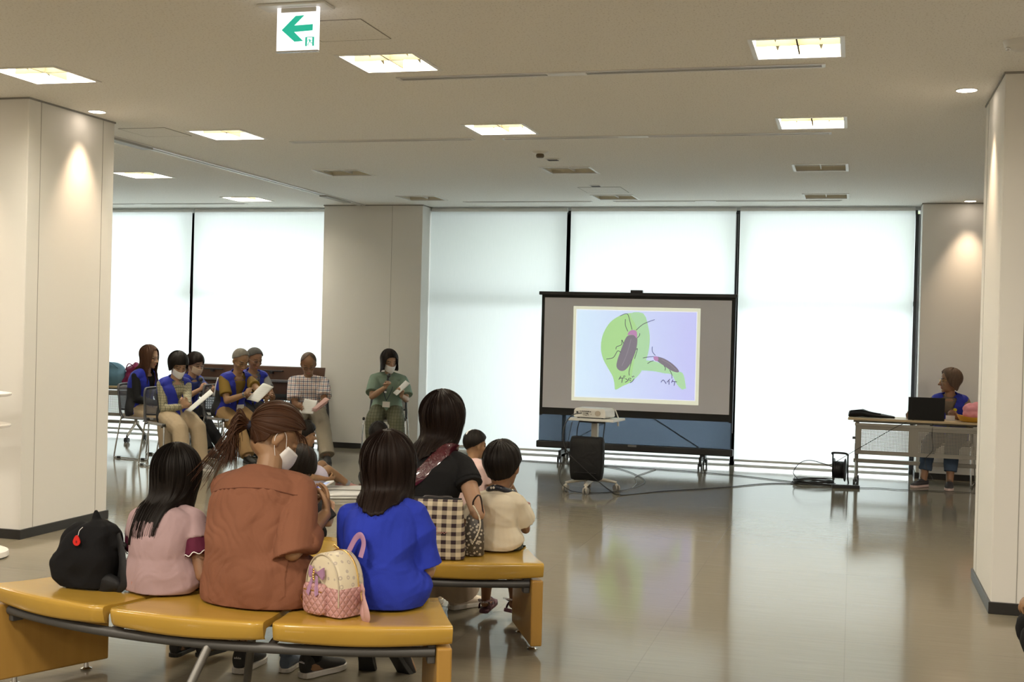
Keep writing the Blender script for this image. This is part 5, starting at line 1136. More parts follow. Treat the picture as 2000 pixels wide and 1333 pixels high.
# ============ bench nearest the camera
BS = .42
pinkc = cloth('pale_pink_cotton', (.38, .265, .275), .9, .05, 7, .8, .02)
def LP(xy, face, v):
    q = Matrix.Translation((xy[0], xy[1], 0)) @ Matrix.Rotation(-R(face), 4, 'Z'); return tuple(q @ V(v))
xy = (-2.655, 4.40)
P = person('girl in a pale pink shirt with long black hair, seen from behind', xy, 2, BS, .80, .99, .08, hyaw=-10, hpitch=14, hroll=0, hs=.95, voxel=.0055, skin=skin_d, width=1.02, feet=((-2.83, 4.83, .03), (-2.71, 4.86, .03)), hands=(LP(xy, 2, (-.10, .22, .55)), LP(xy, 2, (.15, .17, .50))), elbows=((-.3, -.4, -1), (.4, -.5, -1)))
top_wear(P, 'pink_shirt', pinkc, .020, 'cap', seed=21, amp=.010, scale=lambda t: (1.08+.22*max(0, .4-t), 1.08+.25*max(0, .4-t)), vx=.0055)
for i in range(2):
    b = MB(); S, E = P.sh[i], P.elb[i]; b.tube([S.lerp(E, .02), S.lerp(E, .3), S.lerp(E, .62)], [.052, .060, .062], 18)
    remesh(b, 'ruffle_sleeve', cloth('maroon_cotton', (.10, .012, .035), .8), P.root, .005, 2, disp=folds(.006, 16, 3))
for i in range(2):
    b = MB(); S, E = P.sh[i], P.elb[i]; d = (E-S).normalized(); x, y = perp(d); c = S.lerp(E, .62)
    b.tube([c+(x*math.cos(q)+y*math.sin(q))*.063+d*.006*math.sin(q*9) for q in [2*PI*k/60 for k in range(61)]], .0022, 5)
    b.build('white_trim', mask_m, P.root, True)
b = MB(); s = P.s; torso(P, b, .03, -.2, .06, 8, tmin=-.2)
for i in range(2): b.limb([P.hip[i], P.hip[i].lerp(P.kn[i], .8)], [.10*s, .09*s])
o = remesh(b, 'pink_shorts', cloth('dusty_pink_cotton', (.42, .20, .17), .9), P.root, .006, 2, disp=folds(.008, 14, 5)); clampseat(P, o)
hair(P, h_black, th=.020, L=[(0, .0), (42, .05), (60, .20), (90, .28), (140, .31), (180, .31)], hl=[(0, 44), (30, 42), (50, 18), (70, 4), (95, -10), (180, -40)], inward=.12, flare=.16, back=.55, gdir=(-.20, -.02, -1), seed=10, strands=190, jag=.022, n=150, ridge=.0035)
for i in (0, 1): shoe(P, i, shoe_b, sole_b, high=.02)

terra = cloth('terracotta_cotton', (.215, .088, .050), .92, .06, 6, .8, .025)
xy = (-2.21, 4.37)
P = person('woman in a terracotta blouse with a brown ponytail looking at her phone', xy, 6, BS, 1.0, 1.185, .14, side=-.035, hyaw=42, hpitch=34, hroll=4, plain=True, voxel=.0045, skin=skin_w, width=1.12, feet=((-2.50, 4.81, .0), (-2.19, 4.84, 0)), hands=((-2.15, 4.58, .745), (-1.985, 4.47, .755)), elbows=((-.6, -.5, -1), (.42, -.25, -1)), curl=(.8, .6), hdir=((.35, .5, .55), (-.25, .5, .7)), palm=((.5, -.3, .6), (-.7, -.2, .5)), feetdir=((-.15, 1, 0), (.3, 1, 0)), slouch=.07)
def blouse_disp(c, n):
    cc, T, X, F = P.frame(.76); v = c-cc; h = v.dot(T); f = .009*(noise.noise(c*6)+.5*noise.noise(c*13))
    if h < 0 and v.dot(F) < .05 and abs(v.dot(X)) < .19:
        a = math.exp(h*5); f += .007*a*(abs(math.sin(v.dot(X)*60+9*noise.noise(c*7)))-.45) + .011*noise.noise(V((c.x*14, c.y*14, c.z*2)))
    return f
b = MB(); s = P.s; torso(P, b, .022, -.16, .985, 26, scale=lambda t: (1.06+.42*max(0, .55-t), 1.04+.50*max(0, .55-t)), tmin=-.17, n=36); c, T, X, F = P.frame(.90)
b.limb([P.sh[0], P.sp(.915), P.sh[1]], [.068, .082, .068], 16)
for i in range(2):
    S, E, W_ = P.sh[i], P.elb[i], P.wr[i]; b.tube([S, S.lerp(E, .5), E+V((0, 0, -.01)), E.lerp(W_, .3), E.lerp(W_, .58)], [.068, .078, .080, .072, .052], 20)
def sleeve_disp(c, n):
    for i in range(2):
        S, E = P.sh[i], P.elb[i]; u = (c-S).dot((E-S).normalized())/(E-S).length
        side_ = (c-P.sp(.7)).dot(X)*(1 if i else -1)
        if side_ > .19 and u > .45: return .008*noise.noise(c*9)+.006*math.sin(20*noise.noise(V((c.x*7, c.y*7, c.z*1.5)))) 
    return blouse_disp(c, n)
o = remesh(b, 'blouse', terra, P.root, .0045, 3, disp=blouse_disp); clampseat(P, o, y1=.35); P.blouse = o
# stitched yoke seam
b = MB(); c, T, X, F = P.frame(.76); pts = []
for k in range(33):
    q = R(202+136*k/32); a = .158*1.12*1.0+.026; d_ = .112+.026; pts.append(c+X*(a*1.07)*math.cos(q)+F*(d_*1.045)*math.sin(q))
bv = BVHTree.FromPolygons([v.co for v in o.data.vertices], [tuple(p.vertices) for p in o.data.polygons]); pts = [bv.find_nearest(q)[0] for q in pts]; pts = [(pts[max(k-1, 0)]+pts[k]*2+pts[min(k+1, 32)])/4 for k in range(33)]; b.tube(pts, .0022, 6); b.build('yoke_seam', cloth('terracotta_dark', (.13, .048, .028), .9), o, True)
b = MB(); c, T, X, F = P.frame(.985); b.tube([c+X*.078*math.cos(q)+F*.072*math.sin(q)+T*.004 for q in [2*PI*k/40 for k in range(41)]], .0035, 6); b.build('neck_binding', cloth('terracotta_dark', (.13, .048, .028), .9), o, True)
b = MB(); torso(P, b, .02, -.16, .1, 8, tmin=-.16)
for i in range(2): b.tube([P.hip[i], P.hip[i].lerp(P.kn[i], .6), P.kn[i], P.kn[i].lerp(P.an[i], .35)], [.10, .09, .08, .075], 16)
o2 = remesh(b, 'dark_skirt', cloth('dark_navy_print', (.02, .02, .035), .9), P.root, .007, 2, disp=folds(.008, 12, 5)); clampseat(P, o2)
hair(P, h_brown, th=.010, pole=(-.1, -1, -.42), hl=[(0, 30), (25, 34), (45, 26), (65, 14), (80, 6), (100, -16), (122, -34), (150, -38), (180, -40)], L=[(0, 0), (105, 0), (130, .035), (180, .055)], inward=.12, blend=.02, n=160, ridge=.0022, rf=10, strands=70, seed=11, push=False)
tie = P.MhS @ V((-.01, -.112, -.022)); b = MB(); rnd = random.Random(3); g0 = (P.MhS.to_3x3() @ V((-.1, -1, -.35))).normalized()
b.tube([tie-g0*.012, tie+g0*.012], .019, 14); b.build('hair_tie', mat('navy_tie', (.01, .012, .03), .6), P.root, True)
b = MB()
for k in range(240):
    a, r_ = rnd.uniform(0, 2*PI), .018*math.sqrt(rnd.random()); x, y = perp(g0); st = tie+x*r_*math.cos(a)+y*r_*math.sin(a); wsp = k % 9 == 0; L_ = rnd.uniform(.20, .27) if wsp else rnd.uniform(.09, .17)
    out = V((rnd.gauss(-.13, .03) if wsp else rnd.gauss(-.012, .016), rnd.gauss(-.02, .015), -L_)); mid_ = st+g0*.045+x*rnd.gauss(0, .012)+y*rnd.gauss(0, .016)
    b.tube([st, mid_, mid_+V((-.018+rnd.gauss(0, .006), -.008, -.04)), mid_+out*.6, mid_+out+V((rnd.gauss(-.008, .008), -.004, 0))], lambda u: .0030*(1-.8*u), 4, smooth=4)
b.build('ponytail', h_brown, P.root, True)
b = MB()
for k in range(26):      # side strands in front of the ear
    a0 = P.MhS @ V((.070+rnd.uniform(0, .008), .045+rnd.uniform(-.02, .03), .060)); b.tube([a0, a0+V((.008, .012, -.03)), a0+V((.012+rnd.gauss(0, .004), .016, -.06+rnd.gauss(0, .012)))], lambda u: .0022*(1-.8*u), 3, smooth=3)
b.build('side_strands', h_brown, P.root, True)
face_mask(P, mask_m)
sock = cloth('black_sock', (.012, .012, .013), .95)
for i in range(2):
    b = MB(); K, A = P.kn[i], P.an[i]; b.tube([K.lerp(A, .72), K.lerp(A, .9), A], [.040, .039, .040], 16); b.build('sock', sock, P.root, True)
    so = shoe(P, i, shoe_b, sole_w, high=.03)
    cu = bpy.data.curves.new('t', 'FONT'); cu.body = 'adidas'; cu.size = .0135; cu.extrude = .0006; cu.align_x = 'CENTER'; tmp = bpy.data.objects.new('t', cu); link(tmp)
    me = bpy.data.meshes.new_from_object(tmp.evaluated_get(bpy.context.evaluated_depsgraph_get())); bpy.data.objects.remove(tmp)
    fd = P.fd[i]; base = P.an[i]-V((0, 0, .075))+V((0, 0, .066)); lo = finish(me, 'heel_print', mat('print_white', (.8, .8, .8), .6), so)
    Xr = fd.cross(V((0, 0, 1))).normalized(); lo.matrix_local = Matrix.Translation(base-fd*.0630) @ Matrix(((Xr.x, 0, -fd.x, 0), (Xr.y, 0, -fd.y, 0), (0, 1, 0, 0), (0, 0, 0, 1)))
# phone
t = thing('smartphone', 'white smartphone in the hands of the woman in terracotta', 'phone', (-2.075, 4.58, .835)); M = Matrix.Rotation(R(-40), 4, 'Z') @ Matrix.Rotation(R(26), 4, 'X') @ Matrix.Rotation(R(-10), 4, 'Y')
b = MB(); b.M = M; b.box(-.036, .036, -.072, .072, -.004, .004); b.build('phone_body', mat('phone_white', (.80, .78, .75), .3), t, bevel=.003); b = MB(); b.M = M; b.box(-.031, .031, -.055, .055, .0038, .0046); b.build('screen', mat('phone_screen', (.02, .02, .06), .1, emit=(.10, .12, .45), es=.6), t)
# grey child's sneaker between the black ones
Q = Person(); Q.s = .80; Q.an = [V((0, 0, .06))]; Q.fd = [V((-.1, 1, 0)).normalized()]; Q.root = thing('sneaker', 'grey child sneaker on the floor between the two black sneakers', 'shoe', (-2.325, 4.88, 0))
gs = mat('grey_blue_sneaker', (.10, .13, .18), .8, bump=(120, .4, .002)); so = shoe(Q, 0, gs, sole_w, high=.015); b = MB(); b.tube([(0, -.02, .07), (0, -.022, .105)], .030, 14); b.build('padded_collar', gs, so, True)
# girl in blue
bluet = cloth('royal_blue_cotton', (.022, .042, .40), .9, .05, 6, .8, .03)
xy = (-1.735, 4.50)
P = person('girl in a royal blue T-shirt with dark hair, seen from behind', xy, -2, BS, .87, 1.07, .10, side=-.035, hyaw=-4, hpitch=8, hs=1.0, voxel=.005, width=.96, hands=(LP(xy, -2, (-.08, .27, .56)), LP(xy, -2, (.10, .27, .55))), elbows=((-.35, -.5, -1), (.35, -.5, -1)), feet=((-2.02, 5.04, .0), (-1.86, 5.06, .0)), feetdir=((-.1, .6, -.8), (.25, .6, -.8)), skin=skin_w, slouch=.06)
def blue_disp(c, n):
    cc, T, X, F = P.frame(.5); v = c-cc; return .008*noise.noise(c*6+V((3, 0, 0)))+.012*(1-2.4*abs(noise.noise(V((v.dot(X)*5-v.z*3.4, v.z*4+v.dot(X)*3, 1.7)))))
top_wear(P, 'blue_tshirt', bluet, .018, 'short', seed=23, frac=.90, sl_r=1.0, scale=lambda t: (1.02+.28*max(0, .35-t), 1.05+.30*max(0, .4-t)), disp=blue_disp, vx=.005, t0=-.19)
trousers(P, 'denim_shorts', cloth('pale_denim', (.18, .25, .33), .9), .016, short=True)
hair(P, h_dark, th=.026, L=[(0, .0), (42, .04), (60, .13), (90, .175), (180, .18)], hl=[(0, 40), (30, 38), (50, 16), (70, 2), (95, -10), (180, -40)], inward=.10, flare=.06, back=.4, seed=12, strands=150, n=150, ridge=.003, jag=.006)
for i in (0, 1): shoe(P, i, mat('black_flat', (.015, .014, .014), .5), sole_b, style='flat')

# ============ second bench
xy = (-2.02, 5.72)
P = person('woman with long dark hair in a black top on the second bench', xy, 4, BS, .99, 1.175, .11, side=.05, hyaw=10, hpitch=6, hroll=2, voxel=.006, width=1.0, hands=(LP(xy, 4, (-.08, .32, .58)), LP(xy, 4, (.20, .10, .50))), elbows=((-.5, -.5, -1), (.5, -.4, -1)), feet=((-2.16, 6.25, 0), (-2.00, 6.28, 0)), feetdir=(None, (.5, 1, 0)))
top_wear(P, 'black_top', cloth('black_crepe', (.008, .008, .009), .8, .05), .016, 'cap', seed=25, sl_r=1.2, t0=-.1)
for i in range(2):
    b = MB(); S, E = P.sh[i], P.elb[i]; b.tube([S.lerp(E, .02), S.lerp(E, .22), S.lerp(E, .40)], [.056, .066, .070], 18); remesh(b, 'ruffle_sleeve', MATS['black_crepe'], P.root, .006, 2, disp=folds(.008, 14, 7))
trousers(P, 'beige_wide_trousers', cloth('sand_cotton', (.50, .42, .33), .9), .03, hem=.9, r=(1.15, 1.35, 1.5))
hair(P, h_dark, th=.026, L=[(0, 0), (42, .05), (60, .15), (90, .175), (180, .18)], hl=[(0, 42), (30, 40), (50, 18), (70, 4), (95, -10), (180, -40)], inward=.2, flare=.16, back=.8, gdir=(-.14, -.0, -1), seed=14, strands=150, n=150, ridge=.003)
for i in (0, 1): shoe(P, i, mat('cream_sneaker', (.62, .54, .45), .7), sole_w)
c0_, T0, X0_, F0 = P.frame(.93); c1_, T1, X1_, F1 = P.frame(.60); c2_, T2, X2_, F2 = P.frame(.25)
b = MB(); pts = [c0_+X0_*.10-F0*.02+T0*.055, c0_+X0_*.07-F0*.105, c1_-X1_*.02-F1*.138, c1_-X1_*.12-F1*.125-T1*.06, c2_-X2_*.19-F2*.06-T2*.0, c2_-X2_*.20+F2*.04]
b.tube(pts, .030, 8, flat=.10, smooth=8, upv=(0, 1, 0)); 
patent = mat('maroon_patent', (.07, .006, .014), .12, coat=1, bump=(55, .8, .006)); o = b.build('crossbody_strap', patent, P.root, True)

xy = (-1.665, 5.83)
cream_c = cloth('cream_cotton', (.66, .59, .46), .92, .04, 6, .8, .02)
P = person('boy in a cream T-shirt with a dark scarf on the second bench', xy, 8, BS, .66, .952, .04, side=.0, hyaw=0, hpitch=2, hs=.97, voxel=.005, skin=skin_d, width=.98, hands=(LP(xy, 8, (-.13, .12, .46)), LP(xy, 8, (.04, .24, .57))), elbows=((-.7, -.6, -1), (.35, -.2, -1)), feet=((-1.815, 6.16, .035), (-1.66, 6.17, .02)), feetdir=((-.15, .9, .1), (.25, .9, -.3)), knees=((0, .5, 1), (0, .5, 1)), slouch=.02)
top_wear(P, 'cream_tshirt', cream_c, .016, 'short', seed=27, frac=.66, sl_r=1.25, amp=.006, disp=lambda c, n: .005*noise.noise(c*8)+.004*(1-2.2*abs(noise.noise(V((c.x*5, c.y*5, c.z*14+c.x*4))))), vx=.005, scale=lambda t: (1.0+.25*max(0, .4-t), 1.05+.25*max(0, .4-t)))
trousers(P, 'checked_shorts', plaid('green_camo_check', (.035, .05, .05), [(0, 0, .4, (.012, .018, .02)), (2, .2, .4, (.018, .024, .024)), (1, 0, .3, (.10, .12, .11))], 24), .010, short=True, vx=.006)
hair(P, h_black, th=.012, hl=[(0, 30), (40, 28), (60, 12), (78, -2), (92, -12), (110, -30), (180, -46)], L=[(0, .01), (90, .0), (120, .03), (180, .035)], strands=60, seed=15, inward=.5, ridge=.0025, n=130)
b = MB(); c, T, X, F = P.frame(.985); r0_ = .060
b.tube([c+X*r0_*1.0*math.cos(q)+F*r0_*.95*math.sin(q)+T*.026+T*.004*math.sin(3*q) for q in [2*PI*k/40 for k in range(41)]], .016, 10, flat=.9)
b.M = Matrix.Identity(4); bandana = stripe_mat('navy_scarf', (.008, .010, .02), (.008, .010, .02), 10); w_ = NT(bandana); o_, v_ = w_.xyz(); vr = w_.n('ShaderNodeTexVoronoi'); vr.inputs['Scale'].default_value = 45; w_.l(v_, vr.inputs['Vector']); w_.l(w_.mix(w_.math('LESS_THAN', vr.outputs['Distance'], .28), (.008, .010, .02), (.65, .60, .52)), w_.p.inputs['Base Color'])
b.build('scarf', bandana, P.root, True)
sandal = mat('maroon_sandal', (.07, .02, .03), .6)
for i in (0, 1):
    A, fd = P.an[i], P.fd[i]; Xr = fd.cross(V((0, 0, 1))).normalized(); U = Xr.cross(fd).normalized(); s = P.s*1.22; base = A-U*.073*s
    b = MB(); pts = [(-.066, .014), (-.055, .030), (.02, .036), (.08, .044), (.13, .046), (.17, .034), (.185, .012)]; out = [base+fd*y*s+Xr*w*s for y, w in pts]+[base+fd*y*s-Xr*w*s for y, w in reversed(pts)]; b.prism(out, U*.024*s); so = b.build('sandal', sandal, P.root, bevel=.004)
    b = MB()
    for y, h in ((-.02, .075), (.09, .055)): b.tube([base+fd*y*s-Xr*.038*s+U*.02*s, base+fd*y*s-Xr*.034*s+U*h*.7*s, base+fd*y*s+U*(h+.01)*s, base+fd*y*s+Xr*.034*s+U*h*.7*s, base+fd*y*s+Xr*.038*s+U*.02*s], .011, 8, flat=.3, smooth=3)
    b.tube([base-fd*.01*s-Xr*.038*s+U*.075*s, base-fd*.055*s-Xr*.02*s+U*.08*s, base-fd*.062*s+U*.08*s, base-fd*.055*s+Xr*.02*s+U*.08*s, base-fd*.01*s+Xr*.038*s+U*.075*s], .011, 8, flat=.35, smooth=3, upv=(0, 0, 1)); b.build('sandal_strap', sandal, so, True)
    cu = bpy.data.curves.new('t', 'FONT'); cu.body = 'FASHION'; cu.size = .014; cu.extrude = .0005; cu.align_x = 'CENTER'; tmp = bpy.data.objects.new('t', cu); link(tmp)
    me = bpy.data.meshes.new_from_object(tmp.evaluated_get(bpy.context.evaluated_depsgraph_get())); bpy.data.objects.remove(tmp)
    lo = finish(me, 'strap_print', MATS['print_white'] , so); lo.matrix_local = Matrix.Translation(base-fd*.076*s+U*.074*s) @ Matrix(((Xr.x, U.x, -fd.x, 0), (Xr.y, U.y, -fd.y, 0), (Xr.z, U.z, -fd.z, 0), (0, 0, 0, 1)))
xy = (-2.935, 6.03)
P = person('child in a black T-shirt bending forward on the left part of the second bench', xy, 22, BS, .72, .84, .14, side=-.03, hyaw=6, hpitch=38, hs=.90, voxel=.006, skin=skin_d, width=1.15, hands=(LP(xy, 22, (-.06, .30, .50)), LP(xy, 22, (.10, .28, .48))), elbows=((-.8, -.1, -1), (.9, -.1, -1)), feet=((-2.85, 6.45, .0), (-2.70, 6.45, .0)), slouch=.03)
top_wear(P, 'black_tshirt', cloth('black_jersey', (.010, .010, .012), .85), .018, 'short', seed=29, frac=.95, sl_r=1.25)
trousers(P, 'black_shorts', black_cl, .02, short=True)
hair(P, h_black, th=.014, hl=[(0, 30), (40, 28), (60, 12), (78, 0), (95, -12), (115, -30), (180, -44)], L=[(0, .01), (60, .05), (180, .05)], strands=60, seed=16, inward=.2)
for i in (0, 1): shoe(P, i, mat('grey_sneaker', (.07, .09, .12), .7), sole_w)
# gold flourish printed across the back of the child's shirt
c, T, X, F = P.frame(.72); b = MB(); f0 = c+X*.085-F*.118
for k, (a, h, r_) in enumerate(((0, 0, .016), (.022, .010, .011), (-.02, -.012, .012), (.045, .004, .010), (.01, -.030, .010), (.035, -.022, .008))):
    b.tube([f0+X*(a+r_*math.cos(q)*(1-q/9))+T*(h+r_*math.sin(q)*(1-q/9)) for q in [k2*.5 for k2 in range(14)]], .0018, 5)
b.build('gold_print', mat('gold_print', (.55, .40, .08), .6), P.root, True)
# ============ children on the floor
xy = (-4.70, 10.02)
P = person('child in a pastel dress on the floor with bare knees drawn up', xy, 48, .0, .78, .645, .04, side=0, hyaw=0, hpitch=6, hs=.90, voxel=.007, skin=skin_w, feet=((-4.52, 10.50, 0), (-4.42, 10.44, 0)), knees=((0, .3, 1), (0, .3, 1)))
top_wear(P, 'pastel_dress', cloth('pastel_cotton', (.45, .42, .52), .9, .25), .02, 'short', seed=31); b = MB()
for i in range(2): b.tube([P.hip[i], P.hip[i].lerp(P.kn[i], .5), P.hip[i].lerp(P.kn[i], .8)], [.10, .095, .085], 16)
o = remesh(b, 'dress_skirt', mat('pastel_cotton', (.45, .42, .52)), P.root, .008, 2, disp=folds(.008, 10, 3)); clampseat(P, o)
hair(P, h_black, th=.014, hl=[(0, 30), (40, 28), (60, 12), (78, 4), (95, -8), (115, -28), (180, -42)], L=[(0, .01), (70, .02), (180, .03)], strands=30, seed=17)
for i in (0, 1): shoe(P, i, mat('pink_sneaker', (.42, .22, .20), .7), sole_w); b = MB(); b.tube([P.kn[i].lerp(P.an[i], .82), P.an[i]], [.038*P.s, .040*P.s], 12); b.build('sock', mat('grey_sock', (.25, .27, .30), .9), P.root, True)
xy = (-4.20, 10.62)
P = person('small dark haired child on the floor in front of the woman in green', xy, -30, .0, .78, .62, .02, hyaw=0, hpitch=10, hs=.90, voxel=.007, skin=skin_w, feet=((-4.68, 11.42, .06), (-4.16, 10.95, .02)), knees=((0, 0, 1), (-1, .1, .15)), hands=((-4.35, 10.85, .22), (-4.2, 10.9, .22)))
top_wear(P, 'dark_tshirt', cloth('dark_jersey', (.03, .03, .04), .85), .018, 'short', seed=33); trousers(P, 'dark_shorts', cloth('charcoal_cotton', (.04, .04, .045)), .02, short=True)
hair(P, h_black, th=.014, hl=[(0, 30), (40, 28), (60, 12), (78, 4), (95, -8), (115, -28), (180, -42)], L=[(0, .01), (180, .02)], strands=30, seed=18)
shoe(P, 0, mat('red_sandal', (.35, .03, .03), .6), mat('red_sandal_sole', (.25, .03, .03), .6)); b = MB(); b.tube([P.kn[0].lerp(P.an[0], .55), P.kn[0].lerp(P.an[0], .8), P.an[0]], [.043*P.s, .042*P.s, .045*P.s], 12); b.build('sock', mat('white_sock', (.60, .58, .50), .9), P.root, True)
xy = (-2.98, 9.66)
P = person('small girl in pale pink with a white hair clip on the floor', xy, 20, .0, .80, .665, .03, side=-.01, hyaw=25, hpitch=10, hs=.90, voxel=.007, skin=skin_w, feet=((-2.82, 10.12, .0), (-2.70, 10.06, .0)), knees=((-.3, .3, 1), (.3, .3, 1)), hands=((-2.93, 9.92, .22), (-2.86, 9.90, .2)))
top_wear(P, 'pink_tshirt', cloth('light_pink_cotton', (.62, .45, .43), .9), .018, 'short', seed=35); b = MB(); torso(P, b, .03, -.16, .08, 8, tmin=-.16)
for i in range(2): b.limb([P.hip[i], P.hip[i].lerp(P.kn[i], .9)], [.10, .085])
o = remesh(b, 'floral_skirt', plaid('floral_pink', (.60, .42, .38), [(0, 0, .25, (.35, .20, .20)), (2, .3, .2, (.70, .60, .50))], 26), P.root, .008, 2, disp=folds(.008, 10, 3)); clampseat(P, o)
hair(P, h_black, th=.012, hl=[(0, 32), (40, 30), (60, 14), (78, 4), (95, -8), (115, -28), (180, -46)], L=[(0, 0), (120, .0), (180, .015)], strands=30, seed=19)
b = MB(); b.tube([P.MhS @ V((-.012, -.055, .128)), P.MhS @ V((.0, -.095, .110)), P.MhS @ V((.006, -.112, .08))], .008, 8, flat=.4); b.build('hair_clip', mask_m, P.root, True)
shoe(P, 0, mat('pink_sneaker', (.42, .22, .20), .7), sole_w); shoe(P, 1, MATS['pink_sneaker'], sole_w)
# seated visitor cut off by the right picture edge
xy = (1.08, 5.02); chair(1.10, 5.02, -88, 'meeting chair at the right picture edge under the visitor in black')
P = person('visitor in black at the right picture edge, knee and hand showing', xy, -88, .44, 1.0, 1.27, .06, hpitch=15, skin=skin_w, hands=((.71, 4.92, .54), (.76, 5.11, .53)), curl=(.8, .8), palm=((.2, .3, -1), (-.2, .3, -1)), hdir=((0, 1, -.2), (0, 1, -.2)), feet=((.90, 4.92, 0), (.90, 5.12, 0)))
top_wear(P, 'black_jacket', black_cl, .016, 'long', seed=37); trousers(P, 'black_trousers', black_cl, .016); hair(P, h_black, th=.012, L=[(0, 0), (60, .03), (180, .06)], seed=20, strands=0)
for i in (0, 1): shoe(P, i, shoe_b, sole_b)
# white folded mats on the floor
for x, y, a, lab, q in ((-4.40, 10.34, 20, 'white folded floor mat beside the child in the pastel dress', 0), (-4.22, 9.98, 28, 'larger white folded floor mat between the child in black and the girl in blue', 1)):
    t = thing('folded_mat', lab, 'mat', (x, y, 0), R(a), 'white mats on the floor'); mm = mat('white_foam_mat', (.66, .65, .64), .8)
    for k in range(2): MB().box(-.22-.05*q, .22+.05*q, -.10, .10, .002+.022*k, .022+.022*k).build('mat_layer', mm, t, bevel=.008)

# ============ bags on the benches
t = thing('backpack', 'large black backpack with a red drop shaped tag on the near bench', 'backpack', (-2.975, 4.36, BS)); b = MB()
def rr_ring(c, a, d, z, tilt=0, p=.55, n=28):
    return [V((c[0]+a*math.copysign(abs(math.cos(q))**p, math.cos(q)), c[1]+d*math.copysign(abs(math.sin(q))**p, math.sin(q)), z+tilt*math.cos(q))) for q in [2*PI*k/n for k in range(n)]]
b.loft([rr_ring((.01, 0), .08, .06, .012), rr_ring((.01, 0), .105, .08, .002), rr_ring((0, 0), .128, .09, .04), rr_ring((-.005, 0), .138, .095, .10), rr_ring((0, 0), .132, .095, .15), rr_ring((.012, 0), .112, .09, .20), rr_ring((.03, 0), .092, .08, .245), rr_ring((.045, 0), .06, .06, .285), rr_ring((.05, 0), .02, .03, .31)])
b.limb([(.02, -.01, .20), (.07, -.01, .235), (.118, 0, .205)], [.06, .055, .032]); b.limb([(.04, 0, .24), (.035, 0, .31), (.032, 0, .345)], [.045, .02, .008]); b.limb([(.07, 0, .26), (.105, 0, .275), (.122, 0, .262)], [.03, .022, .014])
b.limb([(-.11, -.02, .13), (-.075, -.02, .20), (-.02, -.02, .26)], [.03, .04, .04])
b.v = [V((p.x, p.y, p.z*.87)) for p in b.v]
remesh(b, 'bag_body', mat('backpack_black', (.007, .007, .008), .9, spec=.2, bump=(200, .4, .001)), t, .005, 2, disp=lambda c, n: .009*noise.noise(c*11)+.005*(1-2.5*abs(noise.noise(c*9+V((4, 1, 2))))))
b = MB(); b.tube([(.13, 0, .215), (.165, -.02, .16), (.195, -.05, .09), (.205, -.06, .03), (.17, -.05, .008), (.13, -.03, .012)], .017, 8, flat=.28, smooth=6, upv=(0, 1, 0)); b.tube([(.12, .0, .20), (.15, .0, .15), (.165, -.02, .07), (.15, -.02, .015)], .012, 8, flat=.3, smooth=5, upv=(0, 1, 0)); b.limb([(.14, 0, .185), (.175, -.01, .175)], [.012, .010]); b.build('shoulder_strap', bagm, t, True)
b = MB(); b.limb([(.11, -.03, .02), (.16, -.04, .025)], [.045, .03]); remesh(b, 'strap_bundle', bagm, t, .006, 1, disp=lambda c, n: .01*noise.noise(c*20))
b = MB(); pts = []
for k in range(24):
    q = 2*PI*k/24; r_ = .0165*(1+.0*math.cos(q)); x_ = r_*math.sin(q)*(1-.35*(math.cos(q) > 0)*math.cos(q)); z_ = r_*math.cos(q)*(1.55 if math.cos(q) > 0 else 1); pts.append((.018+x_, -.108, .195+z_))
b.prism(pts, (0, .004, 0)); tg = b.build('drop_tag', mat('red_tag', (.60, .02, .015), .35), t); MB().tube([(.02, -.1, .219), (.024, -.098, .238), (.03, -.085, .25)], .0012, 5, smooth=3).build('tag_cord', mask_m, tg); b = MB(); b.prism([(.018+.004*math.sin(q), -.1085, .194+.006*math.cos(q)) for q in [k*.7 for k in range(9)]], (0, .001, 0)); b.build('tag_mark', mat('tag_dark', (.2, .005, .005), .5), tg)
t = thing('drawstring_bag', 'small green and blue bag between the black backpack and the girl in pink', 'bag', (-2.775, 4.42, BS)); b = MB(); b.ell((0, 0, .045), (.055, .05, .05)); b.ell((.008, 0, .10), (.042, .04, .055))
gb = mat('green_blue_cloth', (.03, .08, .10), .7); w_ = NT(gb); o_, v_ = w_.xyz(); cc_ = w_.mix(w_.math('GREATER_THAN', o_[2], .075), (.012, .015, .16), (.10, .14, .10)); w_.l(w_.mix(w_.math('GREATER_THAN', o_[2], .13), cc_, (.02, .05, .06)), w_.p.inputs['Base Color'])
remesh(b, 'bag_body', gb, t, .005, 2, disp=lambda c, n: .006*noise.noise(c*20)); MB().tube([(-.04, -.04, .078), (0, -.052, .076), (.04, -.04, .078)], .0016, 5, smooth=4).build('cord', mask_m, t)
# mini backpack: cream print above, quilted pink below
mini = thing('mini_backpack', 'small cream and quilted pink backpack with a lilac bow on the bench', 'backpack', (-1.855, 4.285, BS), R(-24)); t = mini
cream_p = mat('cream_print', (.66, .58, .42), .5, coat=.1); w_ = NT(cream_p); o_, v_ = w_.xyz(); vr = w_.n('ShaderNodeTexVoronoi'); vr.inputs['Scale'].default_value = 36; vr.inputs['Randomness'].default_value = .45; w_.l(v_, vr.inputs['Vector'])
rg = w_.math('LESS_THAN', w_.math('ABSOLUTE', w_.math('SUBTRACT', vr.outputs['Distance'], .24)), .07); w_.l(w_.mix(w_.math('MULTIPLY', rg, .55), (.66, .58, .42), (.30, .24, .24)), w_.p.inputs['Base Color'])
pinkq = mat('quilted_pink', (.50, .27, .26), .4, coat=.15); w_ = NT(pinkq); o_, v_ = w_.xyz(); ad = w_.math('ADD', w_.math('ADD', o_[0], o_[1]), o_[2]); sb = w_.math('SUBTRACT', w_.math('ADD', o_[0], o_[1]), o_[2])
